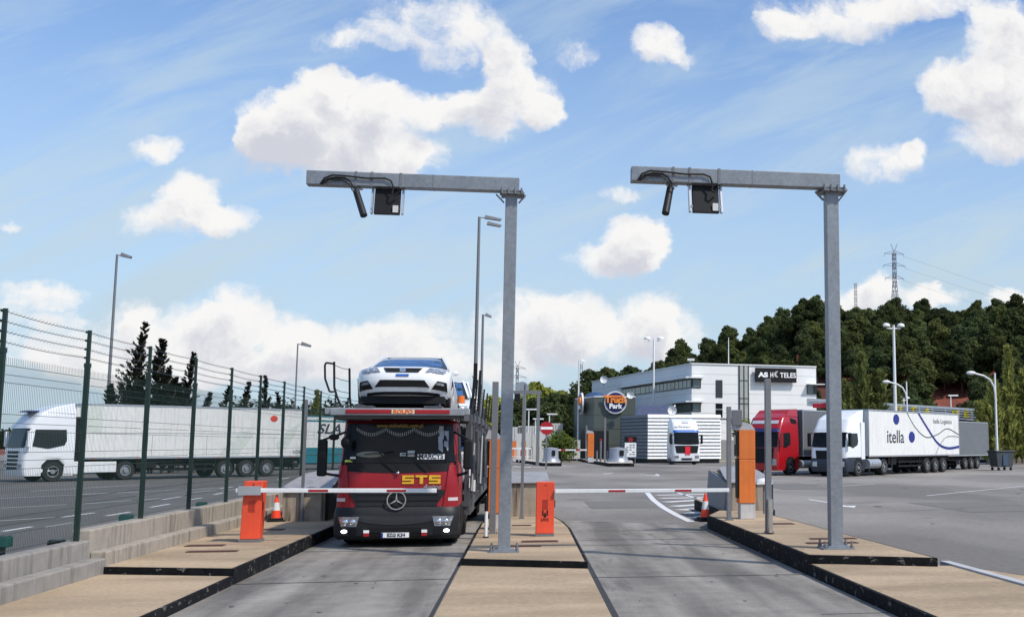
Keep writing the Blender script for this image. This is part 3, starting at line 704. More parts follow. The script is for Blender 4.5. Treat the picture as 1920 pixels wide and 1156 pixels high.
def trailer(T, y0, ln=13.6, hw=1.25, z0=1.12, z1=4.0, m=lwhite, axles=(8.6,9.9,11.2), skirts=True, frame=None, rad=.49):
    b = MB().box(-hw,hw,y0,y0+ln,z0+.06,z1-.05).build('box_body', m, T)
    f = MB(); 
    for sx in (-1,1):
        f.box(min(sx*hw,sx*(hw+.02)),max(sx*hw,sx*(hw+.02)),y0,y0+ln,z1-.09,z1); f.box(min(sx*hw,sx*(hw+.02)),max(sx*hw,sx*(hw+.02)),y0,y0+ln,z0,z0+.09)
        for y in (y0,y0+ln-.07): f.box(min(sx*hw,sx*(hw+.025)),max(sx*hw,sx*(hw+.025)),y,y+.07,z0,z1)
    f.box(-hw,hw,y0-.02,y0,z1-.09,z1).box(-hw,hw,y0,y0+ln,z1-.05,z1)
    f.build('edge_frame', frame or alu, T)
    u = MB().box(-.5,.5,y0+.6,y0+ln-.2,.75,z0); u.box(-hw+.05,hw-.05,y0+ln-.5,y0+ln-.1,.5,.75).box(-hw+.1,hw-.1,y0+3.2,y0+3.4,.4,z0)
    for sx in (-1,1): u.box(sx*1.1-.03,sx*1.1+.03,y0+4.2,y0+axles[0]-.7,.45,.56); u.box(sx*1.1-.03,sx*1.1+.03,y0+4.2,y0+axles[0]-.7,.72,.83); [u.box(sx*1.1-.04,sx*1.1+.04,y0+yy,y0+yy+.06,.45,z0) for yy in (4.4,6.0,7.3)]
    u.box(-1.1,1.1,y0+2.9,y0+4.0,.62,z0)
    u.build('underframe', black, T)
    for k in range(6): MB().box(hw+.0,hw+.03,y0+.5+k*2.3,y0+.6+k*2.3,z0+.0,z0+.05).build('side_marker', amber, T)
    for a in axles:
        for sx in (-1,1): wheel(T, sx*(hw-.03), y0+a, rad, .34)
DIR = R(-38)
# white lorry on the left --------------------------------------------
def corner_place(cx, cy, lx, ly, rot):      # world position so that local (lx,ly) lands at (cx,cy)
    c, s = math.cos(rot), math.sin(rot); return (cx-(lx*c-ly*s), cy-(lx*s+ly*c), .006)
T = thing('articulated_lorry', 'white articulated lorry with white box trailer parked beyond the green fence', 'lorry', corner_place(-22.7,63.0,1.25,2.8,R(-47)), R(-47))
h = lorry_cab(T, gwhite, 2.95, 2.45, 1.23, 3.82, 1, win=1.95)
m = MB()
for i in range(5): h.front(m, -.62, .62, .62+i*.20, .75+i*.20, -.62-.02*i, .62+.02*i, .014, 6, 1)
m.build('grille', black, T)
for sx in (-1,1):
    m = MB(); h.front(m, min(sx*.72,sx*1.08), max(sx*.72,sx*1.08), .72, .90, off=.016, nx=4, nz=1); m.build('headlight', lens, T)
for sx in (-1,1):
    m = MB(); h.side(m, [(2.45-.1,.9),(2.45-.1,.4),(1.98,.4),(2.0,.9),(1.7,1.2),(1.1,1.2),(.85,.9),(.85,.4),(.7,.4),(.7,.45),(.75,1.0),(1.05,1.32),(1.75,1.32),(2.1,1.0)][::-1], sx, .01)
    m.build('wheel_arch', white, T)
for sx in (-1,1):
    m = MB(); h.side(m, [(.9,.3),(1.95,.3),(1.97,.85),(1.7,1.12),(1.15,1.12),(.9,.85)], sx, .006); m.build('arch_void', black, T)
MB().sph((-.0,.75,3.52),.7,.55,.10,14,(0,90)).build('roof_spoiler', mat('blue_black',(.02,.02,.08),.4), T)
MB().hexa([(-1.15,1.0,3.5),(1.15,1.0,3.5),(1.15,2.4,3.45),(-1.15,2.4,3.45),(-1.0,1.5,3.8),(1.0,1.5,3.8),(1.05,2.4,4.0),(-1.05,2.4,4.0)]).build('roof_deflector', gwhite, T)
for sx in (-1,1): MB().box(min(sx*1.0,sx*1.2),max(sx*1.0,sx*1.2),2.45,2.9,.35,1.0).box(min(sx*1.0,sx*1.24),max(sx*1.0,sx*1.24),2.9,4.6,.42,.98).build('side_skirt', white, T, bevel=.03)
MB().box(-1.1,1.1,2.46,2.78,1.0,3.3).build('cab_back_unit', black, T)
MB().hexa([(-1.0,2.5,2.3),(1.0,2.5,2.3),(1.0,2.79,2.3),(-1.0,2.79,2.3),(-.9,2.55,3.8),(.9,2.55,3.8),(.9,2.79,3.8),(-.9,2.79,3.8)]).build('cooling_unit', white, T)
lorry_wheels(T, 1.45, 5.1); chassis(T, 1, 7)
trailer(T, 2.8, 12.7, axles=(7.9,9.2,10.5))
m = MB().box(-1.26,1.262,3.15,15.8,2.48,2.5); [m.box(1.25,1.262,3.3+yy,3.32+yy,1.3,2.4) for yy in (3.1,6.2,9.3)]; m.build('seam', mat('seam_grey',(.25,.26,.26),.6), T)
pg = mat('pale_green_print',(.60,.64,.58),.6)
MB().prismX([(3.0,2.5),(3.7,2.4),(3.75,3.9),(3.0,3.9)], 1.25, 1.258).build('printed_block', pg, T)
MB().prismX([(10.2,1.2),(11.4,1.2),(12.3,2.4),(12.0,2.8),(11.0,2.2)], 1.25, 1.258).build('printed_leaf', pg, T)
MB().prismX([(14.0,1.3),(14.8,2.0),(15.4,3.2),(14.5,2.7),(13.8,1.9)], 1.25, 1.259).build('printed_leaf', pg, T)
m = MB(); m.sph((1.25,13.6,3.4), .02, .26, .2, 10); m.build('red_print_dot', mat('print_red',(.6,.05,.03),.5), T)
text('LOS', .28, 'lettering', darktxt, T, (1.262,15.2,1.42), (R(90),0,R(90)))
# teal and white lorry behind ----------------------------------------
T = thing('box_trailer', 'teal and white box trailer behind the white lorry, half hidden by the transporter', 'trailer', corner_place(-17.6,85.5,1.25,0,R(-45)), R(-45))
trailer(T, 0, 13.6, m=lwhite, frame=teal)
m = MB(); m.box(1.25,1.262,.0,13.6,3.55,3.68).box(1.25,1.262,.0,13.6,1.18,1.62).prismX([(0,1.6),(0,3.6),(1.4,3.6),(1.0,2.6)],1.25,1.263)
m.build('teal_stripes', teal, T)
text('SLA', 1.0, 'lettering', darktxt, T, (1.268,4.2,3.0), (R(90),0,R(90)), shear=.3, off=.02, sx=1.3)
text('cos', .42, 'small_lettering', darktxt, T, (1.268,1.4,2.0), (R(90),0,R(90)), off=.01)
MB().box(.9,1.24,2,8,.5,1.1).build('side_skirt', teal, T)
# itella lorry --------------------------------------------------------
T = thing('articulated_lorry', 'white lorry whose white trailer carries a blue dotted logo, parked on the right', 'lorry', corner_place(20.55,65.9,1.25,2.75,R(-45)), R(-45))
h = lorry_cab(T, gwhite, 2.85, 2.3, 1.22, 3.72, 0)
m = MB(); hb = Hull([(.28,.0,2.3,1.2),(.5,-.05,2.3,1.245),(1.0,-.03,2.3,1.245),(1.12,.03,2.2,1.23)], .34); hb.body().build('bumper', mat('charcoal_blue',(.02,.025,.04),.45), T, smooth=28)
m = MB(); h.front(m, -.78, .78, 1.0, 1.52, -.85, .85, .02, 8, 2); m.build('grille', black, T)
for sx in (-1,1):
    m = MB(); hb.front(m, min(sx*.72,sx*1.1), max(sx*.72,sx*1.1), .58, .88, off=.016, nx=4, nz=1); m.build('headlight', lens, T)
m = MB(); hb.side(m, [(.95,.28),(1.98,.28),(1.98,.8),(1.72,1.05),(1.2,1.05),(.95,.8)], 1, .004); m.build('arch_void', black, T)
MB().hexa([(-1.12,1.2,3.3),(1.12,1.2,3.3),(1.12,2.3,3.3),(-1.12,2.3,3.3),(-1.0,1.7,3.8),(1.0,1.7,3.8),(1.1,2.4,3.95),(-1.1,2.4,3.95)]).build('roof_deflector', gwhite, T)
m = MB()
for i in range(4): m.cyl((1.15,2.55+i*.38,.72),(1.15,2.9+i*.38,.72),.30,n=14)
m.build('fuel_tank', alu, T, smooth=30)
MB().box(1.16,1.225,1.9,2.35,1.0,3.2).build('side_fairing', gwhite, T)
lorry_wheels(T, 1.45, 4.9); chassis(T, 1, 7)
trailer(T, 2.75, 13.6, axles=(8.4,9.7,11.0))
xs_ = 1.262
m = MB(); m.prismX([(6.55+.42*math.cos(a*.2618)*1, 3.45+.33*math.sin(a*.2618)) for a in range(24)], 1.25, xs_).build('logo_dot', navy, T); m = MB().prismX([(8.75+.45*math.cos(a*.2618), 2.35+.36*math.sin(a*.2618)) for a in range(24)], 1.25, xs_); m.build('logo_dot', navy, T)
text('itella', 1.15, 'lettering', darktxt, T, (xs_,6.4,2.33), (R(90),0,R(90)), off=.004, sx=1.12)
text('Itella Logistics', .42, 'small_lettering', mat('grey_lettering',(.2,.2,.22),.5), T, (xs_,13.6,3.42), (R(90),0,R(90)), sx=1.3)
def swoosh(pts, wd, name, mm, x):
    m = MB(); P_ = []
    n = 24
    def cat(p0,p1,p2,p3,t): return tuple(.5*((2*p1[i])+(-p0[i]+p2[i])*t+(2*p0[i]-5*p1[i]+4*p2[i]-p3[i])*t*t+(-p0[i]+3*p1[i]-3*p2[i]+p3[i])*t**3) for i in (0,1))
    q = [pts[0]]+pts+[pts[-1]]
    for k in range(len(pts)-1):
        for j in range(8): P_.append(cat(q[k],q[k+1],q[k+2],q[k+3],j/8))
    P_.append(pts[-1])
    for k in range(len(P_)-1):
        a = Vector((0,*P_[k])); b = Vector((0,*P_[k+1])); d = (b-a).normalized(); nn = Vector((0,-d.z,d.y))*wd/2
        m.add([(x,*(a-nn).yz),(x,*(b-nn).yz),(x,*(b+nn).yz),(x,*(a+nn).yz)],[(0,1,2,3)])
    m.build(name, mm, T)
tz = lambda y, z: (2.75+y, z)
swoosh([tz(7.0,3.95),tz(8.4,2.95),tz(10.0,1.95),tz(11.6,1.62),tz(13.55,1.72)], .17, 'blue_curve', navy, xs_+.006)
swoosh([tz(5.3,3.95),tz(6.6,2.95),tz(8.2,2.35),tz(10,2.55),tz(11.6,2.95),tz(13.55,2.55)], .07, 'grey_curve', mat('olive_grey',(.12,.14,.13),.5), xs_+.003)
swoosh([tz(9.6,1.2),tz(10.4,1.9),tz(11.6,2.4),tz(13.55,2.4)], .045, 'thin_curve', mat('olive_grey',(.12,.14,.13),.5), xs_+.004)
# red lorry ----------------------------------------------------------
T = thing('articulated_lorry', 'red lorry with grey curtain trailer parked behind the orange kiosk', 'lorry', corner_place(17.2,68.9,1.25,2.9,R(-45)), R(-45))
h = lorry_cab(T, redl, 2.9, 2.5, 1.24, 3.85, 1, visor=mat('navy_visor',(.03,.03,.12),.4))
m = MB(); h.front(m, -.85, .85, .75, 1.66, -.95, .95, .02, 8, 2); m.build('grille', black, T)
for sx in (-1,1):
    m = MB(); h.front(m, min(sx*.85,sx*1.12), max(sx*.85,sx*1.12), .62, 1.0, off=.02, nx=4, nz=1); m.build('headlight', lens, T)
m = MB(); h.side(m, [(.92,.25),(2.0,.25),(2.0,.85),(1.74,1.12),(1.18,1.12),(.92,.85)], 1, .006); m.build('arch_void', black, T); m = MB(); h.side(m, [(1.7,3.2),(2.3,3.15),(2.3,3.4),(1.55,3.5)], 1, .01); m.build('upper_side_window', black, T)
m = MB(); h.front(m, -.95, .95, 3.15, 3.35, off=.02, nx=8, nz=1); m.build('name_board', mat('pale_board',(.5,.52,.58),.4), T)
MB().hexa([(-1.15,1.1,3.6),(1.15,1.1,3.6),(1.15,2.5,3.6),(-1.15,2.5,3.6),(-1.1,1.6,4.0),(1.1,1.6,4.0),(1.1,2.5,4.08),(-1.1,2.5,4.08)]).build('roof_deflector', redl, T)
MB().cyl((1.1,2.7,.65),(1.1,4.3,.65),.26,n=12).build('fuel_tank', alu, T)
lorry_wheels(T, 1.45, 5.0); chassis(T, 1, 7)
trailer(T, 2.9, 13.6, m=greyc, z1=4.05)
# separate grey trailer ----------------------------------------------
pa = G(1852,791.5,4.0)
pa = G(1852,791.5,3.6); T = thing('curtain_trailer', 'grey curtain sided trailer seen behind the logo trailer on the right', 'trailer', corner_place(pa.x,pa.y,1.25*.9,13.6*.9,R(-45)), R(-45), sc=.9)
trailer(T, 0, 13.6, m=greyc, z1=4.0, frame=alu)
# repair tractor with open bonnet -------------------------------------
p = G(1288,870.5)
T = thing('lorry_cab', 'white tractor unit with open front flap and red cloth by the louvred wall', 'lorry', (p.x,p.y,.006), R(7), sc=1.09)
h = lorry_cab(T, gwhite, 3.0, 2.3, 1.2, 3.95, 0, visor=bluep)
m = MB(); h.front(m, -.92, .92, .98, 1.62, -1.05, 1.05, .03, 8, 2); m.build('engine_bay', black, T)
m = MB(); h.front(m, -.16, .28, .85, 1.52, off=.06, nx=3, nz=2); m.build('red_cloth', mat('red_cloth',(.7,.01,.03),.7,var=.2), T)
m = MB(); h.front(m, -.42, .42, .4, .55, -.5, .5, .03, 4, 1); m.build('lower_intake', black, T)
for sx in (-1,1):
    m = MB(); h.front(m, min(sx*.72,sx*1.1), max(sx*.72,sx*1.1), .55, .78, off=.02, nx=4, nz=1); m.build('headlight', lens, T)
m = MB(); h.front(m, -.3, .3, 3.5, 3.68, off=.03, nx=4, nz=1); m.build('roof_hatch', black, T)
text('AUTRANSA', .26, 'lettering', darktxt, T, (-.3,h.yf(0,3.2)-.05,3.2), (R(65),0,0), sx=1.1)
for sx in (-1,1): wheel(T, sx*1.18, 1.4, .5, .32)
MB().box(-1.15,1.15,.3,2.6,.1,.35).build('under_tray', black, T)
chassis(T, 1, 5)
# ------------------------------------------------------------------ cars
def car(lb, loc, rotz=0, sc=1, front=True, group='new cars carried on the transporter', pitch=0, glassm=blueglass):
    T = thing('hatchback_car', lb, 'car', loc, rotz, group, sc); T.rotation_euler = (pitch, 0, rotz)
    h = Hull([(.20,.16,4.15,.84),(.32,.04,4.2,.88),(.45,.0,4.2,.895),(.60,.01,4.2,.90),(.70,.07,4.2,.90),(.76,.17,4.2,.89),(.83,.45,4.15,.87),(.90,.80,4.1,.85),(.96,1.12,4.05,.82)], .62); h.k = .85
    h.body(extra=(.52,.8)).build('body', gwhite, T, smooth=40)
    MB().box(-.80,.80,.30,4.0,.05,.195).build('under_tray', black, T)  # black tray that doubles as the dark shade beneath the car
    gh = Hull([(.955,1.1,4.0,.80),(1.2,1.55,3.95,.70),(1.38,1.95,3.7,.60),(1.41,2.05,3.6,.58)], .3); gh.k = .6
    gh.body().build('greenhouse', glass, T, smooth=30)
    m = MB(); rf = Hull([(1.39,2.0,3.75,.60),(1.43,2.15,3.7,.585),(1.46,2.5,3.4,.5)], .2); rf.body().build('roof', gwhite, T, smooth=40)
    m = MB(); gh.front(m, -.66, .66, 1.0, 1.37, -.55, .55, .012, 8, 3); m.build('windscreen', glassm, T, smooth=60)
    m = MB()
    for sx in (-1,1):
        m.bar((sx*.78,1.22,.97),(sx*.585,2.1,1.42),.05,.05); m.bar((sx*.80,2.6,.96),(sx*.60,2.62,1.42),.05,.03)
    m.build('pillar', gwhite, T)
    if front:
        m = MB(); h.front(m, -.30, .30, .615, .715, -.37, .37, .02, 8, 2); gr = m.build('grille', black, T)
        m = MB(); 
        sp = [(.055,.05),(-.055,.05),(-.055,.005),(.02,.005),(.02,-.012),(-.055,-.012),(-.055,-.05),(.055,-.05),(.055,-.012+.0),(.055,-.0)]
        for a, b in (((-.055,.022),(.055,.045)),((-.055,-.045),(.055,-.022)),((-.055,-.01),(.055,.01))):
            m.box(a[0],b[0],h.yf(0,.66)-.04,h.yf(0,.66)-.02,.665+a[1],.665+b[1])
        m.box(-.055,-.03,h.yf(0,.66)-.04,h.yf(0,.66)-.02,.665,.70).box(.03,.055,h.yf(0,.66)-.04,h.yf(0,.66)-.02,.63,.665)
        m.build('badge', chrome, gr)
        for sx in (-1,1):
            m = MB(); x = sorted((sx*.42,sx*.80)); xt = sorted((sx*.50,sx*.83))
            if sx > 0: h.front(m, .42, .76, .615, .735, .50, .86, .015, 8, 2, (.0,.0))
            else: h.front(m, -.76, -.42, .615, .735, -.86, -.50, .015, 8, 2)
            hl = m.build('headlight', lens, T)
            m = MB(); zc = .672
            for xx in (.56,.68): m.sph((sx*xx, h.yf(sx*xx,zc)-.018, zc), .035, .02, .03, 10)
            m.build('lamp_insert', chrome, hl)
            m = MB()
            if sx > 0: h.front(m, .55, .84, .30, .46, .66, .83, .015, 6, 2)
            else: h.front(m, -.84, -.55, .30, .46, -.83, -.66, .015, 6, 2)
            m.build('fog_lamp_recess', black, T)
            m = MB(); h.front(m, min(sx*.64,sx*.78), max(sx*.64,sx*.78), .385, .43, off=.022, nx=3, nz=1); m.build('fog_lamp', lens, T)
        m = MB(); h.front(m, -.52, .52, .325, .455, -.42, .42, .015, 10, 2); m.build('lower_grille', black, T)
        m = MB(); h.front(m, -.12, .12, .535, .575, off=.02, nx=3, nz=1); m.build('blue_sticker', bluep, T)
        m = MB(); h.front(m, -.84, .84, .20, .245, off=.012, nx=10, nz=1); m.build('front_lip', black, T)
    for sx in (-1,1):
        m = MB(); h.side(m, [(.62,.2),(1.28,.2),(1.28,.45),(1.12,.64),(.80,.64),(.64,.45)], sx, .004); m.build('arch_void', black, T)
        m = MB(); h.side(m, [(3.1,.2),(3.78,.2),(3.78,.45),(3.6,.64),(3.28,.64),(3.1,.45)], sx, .004); m.build('arch_void', black, T)
    for sx in (-1,1):
        for y in (.95,3.45): wheel(T, sx*.86, y, .31, .2)
        MB().sph((sx*.90,1.55,.95),.08,.06,.055,8).build('door_mirror', gwhite, T, smooth=40)
        m = MB(); gh_s = [(1.5,.99),(2.55,.99),(2.55,1.33),(2.1,1.33)]
        m.box(sx*.885-.005,sx*.885+.01 if sx>0 else sx*.885+.005,2.0,2.15,.78,.81); m.build('door_handle', dark, T)
    return T
# ------------------------------------------------------------------ car transporter
TY = 21.75
TR = thing('car_transporter', 'red car transporter lorry with black bumper and yellow letters in the left lane', 'lorry', (-2.33,TY,.008))
red_h = Hull([(.16,.10,2.0,1.06),(.30,.0,2.0,1.125),(.62,-.02,2.0,1.125),(.72,.03,2.0,1.11),(1.3,.05,2.0,1.10),(1.42,.08,2.0,1.08),(2.28,.20,2.0,1.03),(2.34,.30,2.0,1.01)], .32)
red_h.body(extra=(.9,1.1,1.6,1.9,2.1)).build('cab', redp, TR, smooth=28)
bh = Hull([(.15,.02,1.6,1.10),(.22,-.06,1.6,1.13),(.55,-.07,1.6,1.14),(.66,-.05,1.6,1.13),(.735,.0,1.6,1.115)], .34)
bh.body(extra=(.3,.4)).build('bumper', dark, TR, smooth=28)
m = MB(); red_h.front(m, -.62, .62, .62, 1.04, -.90, .90, .025, 12, 3, (-.02,0)); m.build('grille', dark, TR, smooth=50)
m = MB()
for z in (.74,.84,.95): red_h.front(m, -.74, .74, z, z+.018, off=.034, nx=10, nz=1)
m.build('grille_bar', black, TR)
m = MB(); bh.front(m, -.66, .66, .48, .60, -.80, .80, .010, 12, 2, (-.07,-.03)); m.build('bumper_crease', mat('soft_black',(.022,.024,.028),.6), TR)
m = MB(); bh.front(m, -.60, .52, .20, .36, -.50, .45, .015, 8, 2); m.build('lower_intake', black, TR)
for sx in (-1,1):
    m = MB()
    if sx > 0: bh.front(m, .70, .98, .385, .565, .66, 1.04, .014, 6, 2)
    else: bh.front(m, -.98, -.70, .385, .565, -1.04, -.66, .014, 6, 2)
    hl = m.build('headlight', lens, TR)
    m = MB(); 
    for xx in (.77,.90): m.sph((sx*xx, bh.yf(sx*xx,.47)-.014, .47), .06, .025, .055, 12)
    m.build('lamp_insert', chrome, hl, smooth=60)
    m = MB(); m.sph((sx*.92, bh.yf(sx*.92,.30)-.012, .30), .055, .02, .032, 10); m.build('daytime_light', mat('lit_lamp',(.9,.9,.9),.3,emit=(1,1,1,6)), TR)
    m = MB(); m.box(min(sx*.70,sx*.84),max(sx*.70,sx*.84),bh.yf(.7,.3)-.02,bh.yf(.7,.3)+.05,.24,.34); m.build('fog_recess', black, TR)
    m = MB(); x = sx*.52; m.box(x-.05,x+.05,-.095,-.07,.27,.32); m.build('white_reflector', whitetxt, TR)
    m = MB(); m.box(x-.05,x+.05,-.095,-.07,.21,.268); m.build('red_reflector', redband, TR)
    # corner vane and edge strip
    m = MB()
    if sx > 0: red_h.front(m, .84, 1.08, .72, 1.50, .93, 1.09, .03, 5, 4)
    else: red_h.front(m, -1.08, -.84, .72, 1.50, -1.09, -.93, .03, 5, 4)
    m.build('corner_vane', redp, TR, smooth=40)
    m = MB()
    if sx > 0: red_h.front(m, .93, 1.10, .84, .90, off=.038, nx=4, nz=1)
    else: red_h.front(m, -1.10, -.93, .84, .90, off=.038, nx=4, nz=1)
    m.build('reflective_strip', mat('pale_reflective',(.55,.5,.5),.4), TR)
m = MB(); red_h.front(m, -1.04, 1.04, 1.40, 1.57, -1.05, 1.05, .012, 14, 2, (-.04,0)); m.build('scuttle_panel', black, TR, smooth=50)
m = MB(); red_h.front(m, -1.03, 1.03, 1.55, 2.27, -.97, .97, .02, 14, 5, (-.01,.02)); ws = m.build('windscreen', wsglass, TR, smooth=60)
m = MB(); 
for a, b in (((.02,-.01,1.44),(-.36,.05,1.74)),((.60,-.01,1.44),(.28,.05,1.72)),((-.6,.0,1.46),(-.9,.06,1.62))): m.bar(a,b,.022,.02)
m.bar((-.62,.05,1.70),(-.1,.05,1.76),.015,.015).bar((.05,.05,1.70),(.55,.05,1.74),.015,.015)
m.build('wiper', black, TR)
# things on the windscreen
yw = lambda x, z: red_h.yf(x, z)-.028
m = MB().box(.34,.84,yw(.5,1.66)-.01,yw(.5,1.66),1.61,1.71); pl_ = m.build('name_plate', mat('plate_white',(.75,.77,.75),.4), TR)
text('MARCYS', .125, 'lettering', darktxt, pl_, (.59,yw(.5,1.66)-.012,1.66), ext=.002, sx=.95, off=.003)
text('www.stslogistic.com.pl', .105, 'web_lettering', mat('dull_yellow',(.25,.15,.02),.6), TR, (.0,yw(0,2.23)-.01,2.235), (R(82),0,0), ext=.002, off=.003, sx=.88)
m = MB()
for i in range(46):
    u = i/45*2-1; x = u*.78; z = 2.18-.10*abs(math.cos(u*math.pi*1.5))-.01; m.box(x-.007,x+.007,yw(x,z)-.003,yw(x,z)+.01,z-.035,z+.03)
m.build('tassel_fringe', mat('pale_tassel',(.28,.29,.27),.8), TR)
m = MB(); m.box(-.88,-.78,yw(-.8,1.66)-.01,yw(-.8,1.66),1.62,1.66); m.build('sticker', mat('sticker_pale',(.42,.47,.46),.5), TR)
MB().box(.02,.13,yw(0,1.7)-.01,yw(0,1.7),1.67,1.73).build('sticker', mat('sticker_pale',(.42,.47,.46),.5), TR); MB().box(.16,.29,yw(0,1.7)-.01,yw(0,1.7),1.66,1.77).build('sticker', mat('sticker_pale',(.42,.47,.46),.5), TR)
MB().box(-.97,-.83,yw(-.9,1.58)-.01,yw(-.9,1.58),1.56,1.60).build('green_sticker', mat('lime',(.4,.5,.1),.6), TR)
MB().prismX([(0,0)]*3, 0, 0) if False else None
m = MB(); 
for i, (x, z) in enumerate([(.76,1.82),(.75,1.95),(.77,2.06),(.76,2.14),(.86,1.86),(.86,2.05)]): m.box(x-.04,x+.04,yw(x,z)+.004,yw(x,z)+.012,z-.09,z+.09)
m.build('windscreen_patch', mat('pale_patch',(.30,.33,.37),.5,var=.3,scale=6), TR)  # pale rectangles laid over the right side of the windscreen
m = MB(); m.sph((-.52,yw(-.5,1.70)+.0,1.70), .26, .02, .06, 12); m.build('dash_bundle', mat('cream_cloth',(.20,.21,.17),.8), TR)
def block_letters(root, x0, x1, z0, z1, y, mm):
    n = 3; gp = .03; w_ = (x1-x0-gp*(n-1))/n; t = (z1-z0)*.24
    for i, ch in enumerate('STS'):
        a = x0+i*(w_+gp); b = a+w_; zm = (z0+z1)/2; m = MB()
        if ch == 'S': m.box(a,b,y,y+.01,z1-t,z1).box(a,a+t*1.4,y,y+.01,zm+t/2,z1-t).box(a,b,y,y+.01,zm-t/2,zm+t/2).box(b-t*1.4,b,y,y+.01,z0+t,zm-t/2).box(a,b,y,y+.01,z0,z0+t)
        else: m.box(a,b,y,y+.01,z1-t,z1).box((a+b)/2-t*.8,(a+b)/2+t*.8,y,y+.01,z0,z1-t)
        m.build('letter', mm, root)
block_letters(TR, .08, .78, 1.155, 1.315, red_h.yf(0,1.2)-.016, yellow)
text('Antos', .13, 'model_lettering', chrome, TR, (.62,red_h.yf(0,1.1)-.012,1.095), ext=.004, shear=.35, off=.004, sx=1.05)
MB().sph((.0,.02,1.36),.035,.03,.035,10).build('bonnet_badge', chrome, TR, smooth=60)
# star
m = MB(); c = (.0, .86); n = 40; y0, y1 = -.08, -.055
for k in range(n):
    a, b = 2*math.pi*k/n, 2*math.pi*(k+1)/n
    for r0, r1 in ((.155,.175),):
        m.hexa([(c[0]+r0*math.cos(a),y0,c[1]+r0*math.sin(a)),(c[0]+r1*math.cos(a),y0,c[1]+r1*math.sin(a)),(c[0]+r1*math.cos(a),y1,c[1]+r1*math.sin(a)),(c[0]+r0*math.cos(a),y1,c[1]+r0*math.sin(a)),(c[0]+r0*math.cos(b),y0,c[1]+r0*math.sin(b)),(c[0]+r1*math.cos(b),y0,c[1]+r1*math.sin(b)),(c[0]+r1*math.cos(b),y1,c[1]+r1*math.sin(b)),(c[0]+r0*math.cos(b),y1,c[1]+r0*math.sin(b))])
for a in (90,210,330):
    d = Vector((math.cos(R(a)),0,math.sin(R(a)))); q = Vector((-d.z,0,d.x))*.02; o_ = Vector((c[0],y0,c[1])); yb = Vector((0,.025,0))
    m.add([o_-q,o_+q,o_+d*.158,o_-q+yb,o_+q+yb,o_+d*.158+yb],[(0,1,2),(3,5,4),(0,3,4,1),(1,4,5,2),(2,5,3,0)])
m.build('star_emblem', chrome, TR)
# number plate
m = MB().box(-.25,.25,-.125,-.11,.185,.275); npl = m.build('number_plate', whitetxt, TR)
text('EZG K34', .085, 'lettering', darktxt, npl, (.02,-.128,.23), ext=.002, off=.003)
MB().box(-.25,-.215,-.128,-.11,.187,.273).build('blue_strip', navy, npl)
# mirrors
for sx in (-1,1):
    x = sx*1.27 if sx > 0 else -1.38
    m = MB().box(x-.085,x+.085,.02,.17,1.30 if sx<0 else 1.42,1.98); mi = m.build('mirror', black, TR, bevel=.04)
    MB().bar((x,.1,1.97),(sx*1.0,.25,2.12),.035,.035).bar((x,.1,1.36),(sx*1.06,.2,1.3),.05,.05).build('mirror_arm', black, mi)
MB().bar((-1.0,.1,2.1),(-1.24,-.02,2.0),.03,.03).sph((-.95,-.05,1.92),.09,.07,.11,10).sph((-1.17,-.0,2.02),.10,.06,.06,10).build('front_mirror', black, TR)
for sx in (-1,1):
    m = MB(); red_h.side(m, [(.5,1.6),(1.3,1.5),(1.35,2.2),(.55,2.2)], sx); m.build('side_window', glass, TR)
for sx in (-1,1):
    m = MB(); bh.side(m, [(.55,.10),(1.5,.10),(1.5,.55),(1.3,.70),(.8,.70),(.55,.55)], sx, .012); m.build('arch_void', black, TR)
for sx in (-1,1): wheel(TR, sx*1.06, 1.05, .46, .3, z=.46)
MB().box(-.95,.95,.2,2,.12,.3).build('under_tray', black, TR)
# deck above the cab
m = MB().box(-1.2,1.2,-.32,-.20,2.42,2.55).box(-1.32,1.28,-.20,.0,2.44,2.56); m.build('front_crossbeam', mat('grey_crossbeam',(.30,.32,.34),.45,.3), TR, bevel=.01)
MB().box(-.93,-.115,-.335,-.318,2.448,2.525).box(.305,.99-.05,-.335,-.318,2.448,2.525).build('red_strip', redband, TR, bevel=.01)
b_ = MB().box(-.115+.005,.30,-.333,-.318,2.45,2.525).build('maker_plate', mat('cream',(.7,.6,.38),.5), TR)
text('ROLFO', .088, 'lettering', mat('orange_ink',(.75,.12,.01),.5), b_, (.095,-.336,2.487), ext=.003, off=.004, sx=1.25)
steel = mat('transporter_steel', (.10,.105,.115), .45, .5, var=.2, scale=6)
steel2 = mat('transporter_light_steel', (.11,.115,.125), .5, .4, var=.2, scale=6)
m = MB()
for sx in (-1,1):
    m.box(sx*.62-.16,sx*.62+.16,-.25,17,2.56,2.60)          # wheel runways
    m.bar((sx*1.14,0,2.42),(sx*1.14,9,2.5),.09,.16); m.bar((sx*1.14,9,2.5),(sx*1.14,17,2.35),.09,.16)
    m.bar((sx*.75,-.22,2.62),(sx*.45,.3,2.56),.03,.03)
m.box(-1.1,1.1,-.1,.5,2.36,2.44)
for y in range(0,17,2): m.box(-1.1,1.1,y,y+.1,2.47,2.56)
m.build('upper_deck', steel, TR)
m = MB()
